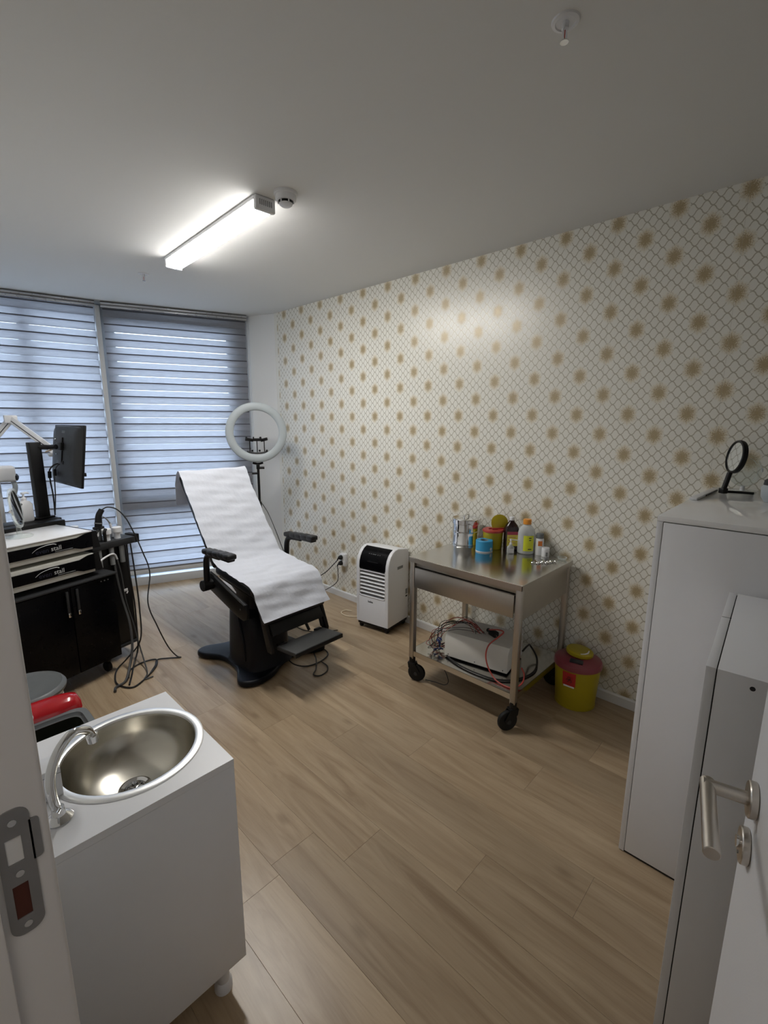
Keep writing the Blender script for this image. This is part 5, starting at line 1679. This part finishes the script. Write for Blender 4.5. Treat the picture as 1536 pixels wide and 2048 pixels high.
    part('shaft', 'white', w, tube, [(0.0, 0, 0), (-0.005, 0, 0.05), (-0.012, 0, 0.095)], (0.010, 0.007), 10)
    part('tip', 'midgrey', w, tube, [(-0.012, 0, 0.093), (-0.030, 0, 0.125), (-0.055, 0, 0.150)], (0.006, 0.003), 8)

    # cables
    def cab(name, mat, r, pts, label):
        tag(part(name, mat, None, tube, pts, r, 8, 8), label, 'cable')
    c = cart_pt
    cab('handpiece_cable', 'cord_black', 0.0042, [c(0.083, 0.18, 1.038), c(0.115, 0.17, 1.050), c(0.155, 0.14, 1.032), c(0.185, 0.10, 0.97), c(0.205, 0.06, 0.87), c(0.222, 0.02, 0.75),
                                                  c(0.235, -0.02, 0.60), (1.02, 3.14, 0.42), (1.05, 3.10, 0.26), (1.10, 3.08, 0.10), (1.15, 3.08, 0.012), (1.165, 3.05, 0.006), (1.10, 3.10, 0.006), (1.04, 3.13, 0.006), (1.00, 3.06, 0.006), (0.93, 2.97, 0.006)],
        'long black cable looping from the bent handpiece to the floor')
    cab('probe_cable', 'cord_grey', 0.0045, [c(0.10, 0.103, 0.71), c(0.105, 0.085, 0.60), c(0.108, 0.07, 0.42), (0.955, 3.26, 0.25), (0.96, 3.20, 0.12), (0.95, 3.10, 0.04), (0.93, 3.0, 0.006), (0.89, 2.935, 0.006), (0.94, 2.93, 0.006)],
        'dark grey cable hanging down the cart side from the white hook')
    cab('thick_cable', 'cord_grey', 0.0080, [c(0.084, 0.115, 0.69), c(0.080, 0.095, 0.58), c(0.082, 0.07, 0.45), c(0.070, 0.0, 0.30), c(0.040, -0.05, 0.16), (0.86, 3.08, 0.07), (0.80, 2.99, 0.012), (0.735, 2.955, 0.010), (0.715, 2.91, 0.010)],
        'thick grey cable hanging in front of the cart tower')
    cab('looped_cable', 'cord_black', 0.0050, [c(0.185, 0.08, 0.80), c(0.19, 0.07, 0.60), c(0.17, 0.03, 0.36), c(0.12, -0.02, 0.16), (0.88, 3.22, 0.04), (0.82, 3.20, 0.007), (0.775, 3.11, 0.007), (0.752, 2.99, 0.007), (0.80, 2.89, 0.007), (0.88, 2.925, 0.007), (0.99, 3.03, 0.007), (1.035, 3.12, 0.007),
                                               (1.015, 3.155, 0.007), (0.95, 3.16, 0.007), (0.87, 3.12, 0.007), (0.825, 3.02, 0.007)],
        'black cable lying in an oval loop on the floor before the cart')
    cab('straight_cable', 'cord_black', 0.0055, [c(0.150, 0.085, 0.80), c(0.158, 0.08, 0.60), c(0.165, 0.07, 0.40), c(0.150, 0.05, 0.22), c(0.11, 0.0, 0.10), (0.90, 3.15, 0.02), (0.855, 3.05, 0.008), (0.80, 2.93, 0.008)],
        'straight black cable down the outer side of the cart tower')
    tg = thing('cable_tag', 'small pale tag clipped to the grey cable on the cart', 'tag', c(0.112, 0.066, 0.50), CR)
    part('tag', 'cord_white', tg, box, (0, 0, 0), (0.026, 0.004, 0.018), 0.002)
    part('tail', 'white', tg, box, (0.016, 0, -0.012), (0.010, 0.003, 0.018), 0.001, rot=(0, 0.5, 0))

    # monitor on its pole
    m = thing('monitor', 'black monitor seen from behind on a thick black pole', 'monitor', c(-0.103, 0.502, 0.985), CR)
    base = Vector(c(-0.103, 0.502, 0.985))
    inv = Matrix.Rotation(-CR, 4, 'Z')

    def L(p):
        return inv @ (Vector(p) - base)
    part('pole', 'black', m, span, (-0.034, -0.022, -0.002), (0.034, 0.022, 0.485), 0.005)
    part('pole_foot', 'black', m, box, (0, 0, 0.006), (0.11, 0.07, 0.012), 0.003)
    mc = L((0.765, 3.545, 1.385))
    part('arm', 'black', m, tube, [(0.02, -0.01, 0.455), (0.06, -0.04, 0.452), tuple(mc + Vector((-0.06, 0.02, 0.056)))], 0.016, 8)
    part('arm_lever', 'chrome', m, tube, [(0.04, -0.045, 0.425), (0.085, -0.075, 0.448)], 0.006, 6, spline=False)
    s = bpy.data.objects.new('screen', None)
    s.parent = m
    s.location = mc
    yaw = math.atan2(-0.555, 0.036) - CR
    s.rotation_euler = (0, math.radians(0), yaw)
    COL.objects.link(s)
    W_, H_ = 0.545, 0.385
    tl = (math.radians(-8), 0, 0)
    part('panel', 'black', s, box, (0, 0.0, 0), (W_, 0.016, H_), 0.004, rot=tl)
    part('back_cover', 'charcoal', s, loft, [(0, 0, 0, W_ / 2 - 0.006, H_ / 2 - 0.006, 9), (0, 0, 0.014, W_ / 2 - 0.02, H_ / 2 - 0.012, 8), (0, 0, 0.024, W_ / 2 - 0.09, H_ / 2 - 0.06, 7)], loc=(0, -0.007, 0), rot=(PI / 2 + tl[0], 0, 0))
    part('glass', 'black_gloss', s, box, (0, 0.0085, 0.004), (W_ - 0.02, 0.001, H_ - 0.024), rot=tl)
    part('mount_plate', 'black', s, box, (-0.05, -0.038, 0.052), (0.11, 0.02, 0.05), 0.004, rot=tl)
    part('mount_rib', 'black', s, box, (-0.02, -0.034, 0.03), (0.016, 0.008, 0.16), 0.002, rot=tl)
    part('socket_bay', 'black', s, box, (-0.05, -0.030, -0.050), (0.13, 0.010, 0.022), 0.002, rot=tl)
    part('slot', 'ink', s, box, (-0.09, -0.022, -0.10), (0.012, 0.006, 0.055), 0.001, rot=tl)
    for k in range(3):
        part('logo_line', 'midgrey', s, box, (-0.02, -0.0292, 0.132 + 0.009 * k), (0.055, 0.002, 0.004), rot=tl)
    part('screw', 'chrome', s, cyl, (-0.115, -0.036, 0.100), (-0.115, -0.030, 0.100), 0.005, 10)
    part('screw', 'chrome', s, cyl, (-0.125, -0.036, 0.005), (-0.125, -0.030, 0.005), 0.005, 10)
    part('button', 'black', s, box, (W_ / 2 + 0.003, -0.004, -0.105), (0.006, 0.012, 0.022), 0.002)
    for k, (dx, lab) in enumerate(((0.0, 'monitor cable with the larger ferrite bead beside the pole'), (0.03, 'thinner monitor cable with small ferrite bead beside the monitor'))):
        g = thing('monitor_cable', lab, 'cable')
        pts = [(0.735 + dx * 0.3, 3.615 - dx, 1.330), (0.700 + dx * 0.5, 3.640 - dx, 1.322), (0.672 + dx, 3.655, 1.285), (0.668 + dx * 0.8, 3.652, 1.22), (0.672 + dx * 0.4, 3.645, 1.12), (0.668, 3.64, 0.992)]
        part('cord', 'cord_black', g, tube, pts, 0.0048 - 0.0015 * k, 8)
        part('ferrite', 'black', g, cyl, (0.671 + dx, 3.655, 1.280 + 0.012 * k), (0.668 + dx, 3.653, 1.236 + 0.012 * k), 0.011 - 0.002 * k, 12, None, 0.002)

    # things standing on the cart top
    z = 0.9575
    b = thing('pump_bottle', 'white pump bottle standing on the cart behind the round mirror', 'bottle', c(-0.205, 0.490, 0.9855), CR)
    part('body', 'white', b, loft, [(0, 0, 0, 0.034, 0.026, 4), (0, 0, 0.005, 0.038, 0.029, 4), (0, 0, 0.105, 0.038, 0.029, 4), (0, 0, 0.125, 0.026, 0.022, 3), (0, 0, 0.130, 0.013, 0.013, 2)])
    part('pump', 'white', b, lathe, [(0, 0.128), (0.015, 0.128), (0.015, 0.146), (0.006, 0.150), (0.005, 0.170), (0.012, 0.171), (0.012, 0.180), (0, 0.181)], 18)
    part('spout', 'white', b, tube, [(0, 0, 0.176), (0.018, 0, 0.177), (0.032, 0, 0.171)], 0.005, 8)
    r = thing('cosmetic_mirror', 'round two-sided mirror on a clear foot standing on the cart', 'mirror', c(-0.385, 0.20, z), CR + math.radians(54))
    part('foot', 'acrylic', r, lathe, [(0, 0), (0.062, 0), (0.064, 0.005), (0.055, 0.010), (0.012, 0.014), (0, 0.014)], 36)
    part('stem', 'acrylic', r, lathe, [(0, 0.012), (0.014, 0.012), (0.011, 0.06), (0, 0.062)], 20)
    fr = part('frame', 'acrylic', r, lathe, [(0.098, 0.008), (0.112, 0.007), (0.114, 0), (0.112, -0.007), (0.098, -0.008)], 44, loc=(0, 0, 0.165), rot=(math.radians(84), 0, 0))
    part('glass', 'mirror', fr, lathe, [(0, 0.005), (0.099, 0.005), (0.099, -0.005), (0, -0.005)], 44)
    part('pivot', 'chrome', r, cyl, (0.114, 0, 0.165), (0.126, 0, 0.165), 0.008, 12)
    part('pivot', 'chrome', r, cyl, (-0.126, 0, 0.165), (-0.114, 0, 0.165), 0.008, 12)

    # steamer head with black knob and spring-arm magnifier lamp behind the cart
    q = thing('facial_steamer', 'white facial steamer head with black knob beside the cart', 'steamer', (0.425, 3.88, 0))
    part('base', 'white', q, lathe, [(0, 0.02), (0.10, 0.02), (0.105, 0.035), (0.03, 0.06), (0, 0.06)], 32)
    for k in range(4):
        a = PI / 4 + k * PI / 2
        part('wheel', 'black', q, cyl, (0.085 * math.cos(a), 0.085 * math.sin(a), 0.0), (0.085 * math.cos(a), 0.085 * math.sin(a), 0.022), 0.012, 12)
    part('pole', 'white', q, cyl, (0, 0, 0.05), (0, 0, 1.20), 0.016, 16)
    part('head', 'white', q, box, (0.03, -0.02, 1.262), (0.13, 0.10, 0.105), 0.02, 4)
    part('knob', 'black', q, lathe, [(0, 0), (0.017, 0), (0.023, 0.006), (0.023, 0.016), (0.014, 0.022), (0, 0.022)], 10, loc=(0.085, -0.04, 1.238), rot=(0, PI / 2, -0.5))
    part('nozzle', 'ring', q, tube, [(0.075, -0.03, 1.225), (0.085, -0.035, 1.18), (0.075, -0.03, 1.13)], 0.015, 10)
    q = thing('magnifier_lamp', 'white spring-arm lamp bent behind the monitor', 'lamp', (0.34, 4.28, 0))
    part('base', 'white', q, lathe, [(0, 0.0), (0.13, 0.0), (0.135, 0.02), (0.04, 0.045), (0, 0.045)], 32)
    part('pole', 'white', q, cyl, (0, 0, 0.03), (0, 0, 1.30), 0.015, 16)

    def arm(p, s_):
        p, s_ = Vector(p), Vector(s_)
        d = (s_ - p)
        rot = Vector((1, 0, 0)).rotation_difference(d.normalized()).to_euler()
        a = part('arm', 'white', q, span, (0, -0.014, -0.022), (d.length, 0.014, 0.022), 0.004, loc=p, rot=rot)
        part('arm_groove', 'charcoal', a, span, (0.02, -0.0150, -0.008), (d.length - 0.03, -0.0135, -0.003))
        return a
    E = (0.235, -0.155, 1.612)
    arm((0, 0, 1.29), E)
    arm(E, (0.415, -0.385, 1.400))
    part('elbow', 'white', q, box, E, (0.075, 0.036, 0.055), 0.008)
    part('head', 'white', q, lathe, [(0, 0.012), (0.05, 0.010), (0.058, 0), (0.05, -0.014), (0, -0.016)], 28, loc=(0.430, -0.405, 1.375))


def chair_floor_cables():
    tag(part('pedal_cord', 'cord_black', None, tube,
             [(1.63, 2.47, 0.047), (1.64, 2.39, 0.02), (1.70, 2.33, 0.006), (1.80, 2.315, 0.006), (1.90, 2.355, 0.006), (1.925, 2.44, 0.006), (1.86, 2.46, 0.006), (1.80, 2.36, 0.006), (1.72, 2.26, 0.006), (1.665, 2.215, 0.006),
              (1.685, 2.175, 0.006), (1.75, 2.185, 0.006), (1.795, 2.235, 0.006), (1.80, 2.30, 0.009)], 0.0042, 8),
        'black cord in a figure-eight loop on the floor under the footrest', 'cord')
    tag(part('floor_cable', 'cord_black', None, tube,
             [(1.86, 2.85, 0.10), (1.95, 2.90, 0.03), (2.02, 2.93, 0.006), (2.01, 2.84, 0.006), (2.03, 2.75, 0.006), (2.09, 2.67, 0.006), (2.20, 2.60, 0.006)], 0.0036, 8),
        'thin black cord on the floor between chair and air cooler', 'cord')


room()
door_frame()
door()
facade()
ceiling_fittings()
chair()
trolley()
cabinets()
wash_stand()
equipment_cart()
cooler()
ring_light()
yellow_bin()
bins()
socket()
on_trolley()
on_shelf()
chair_floor_cables()
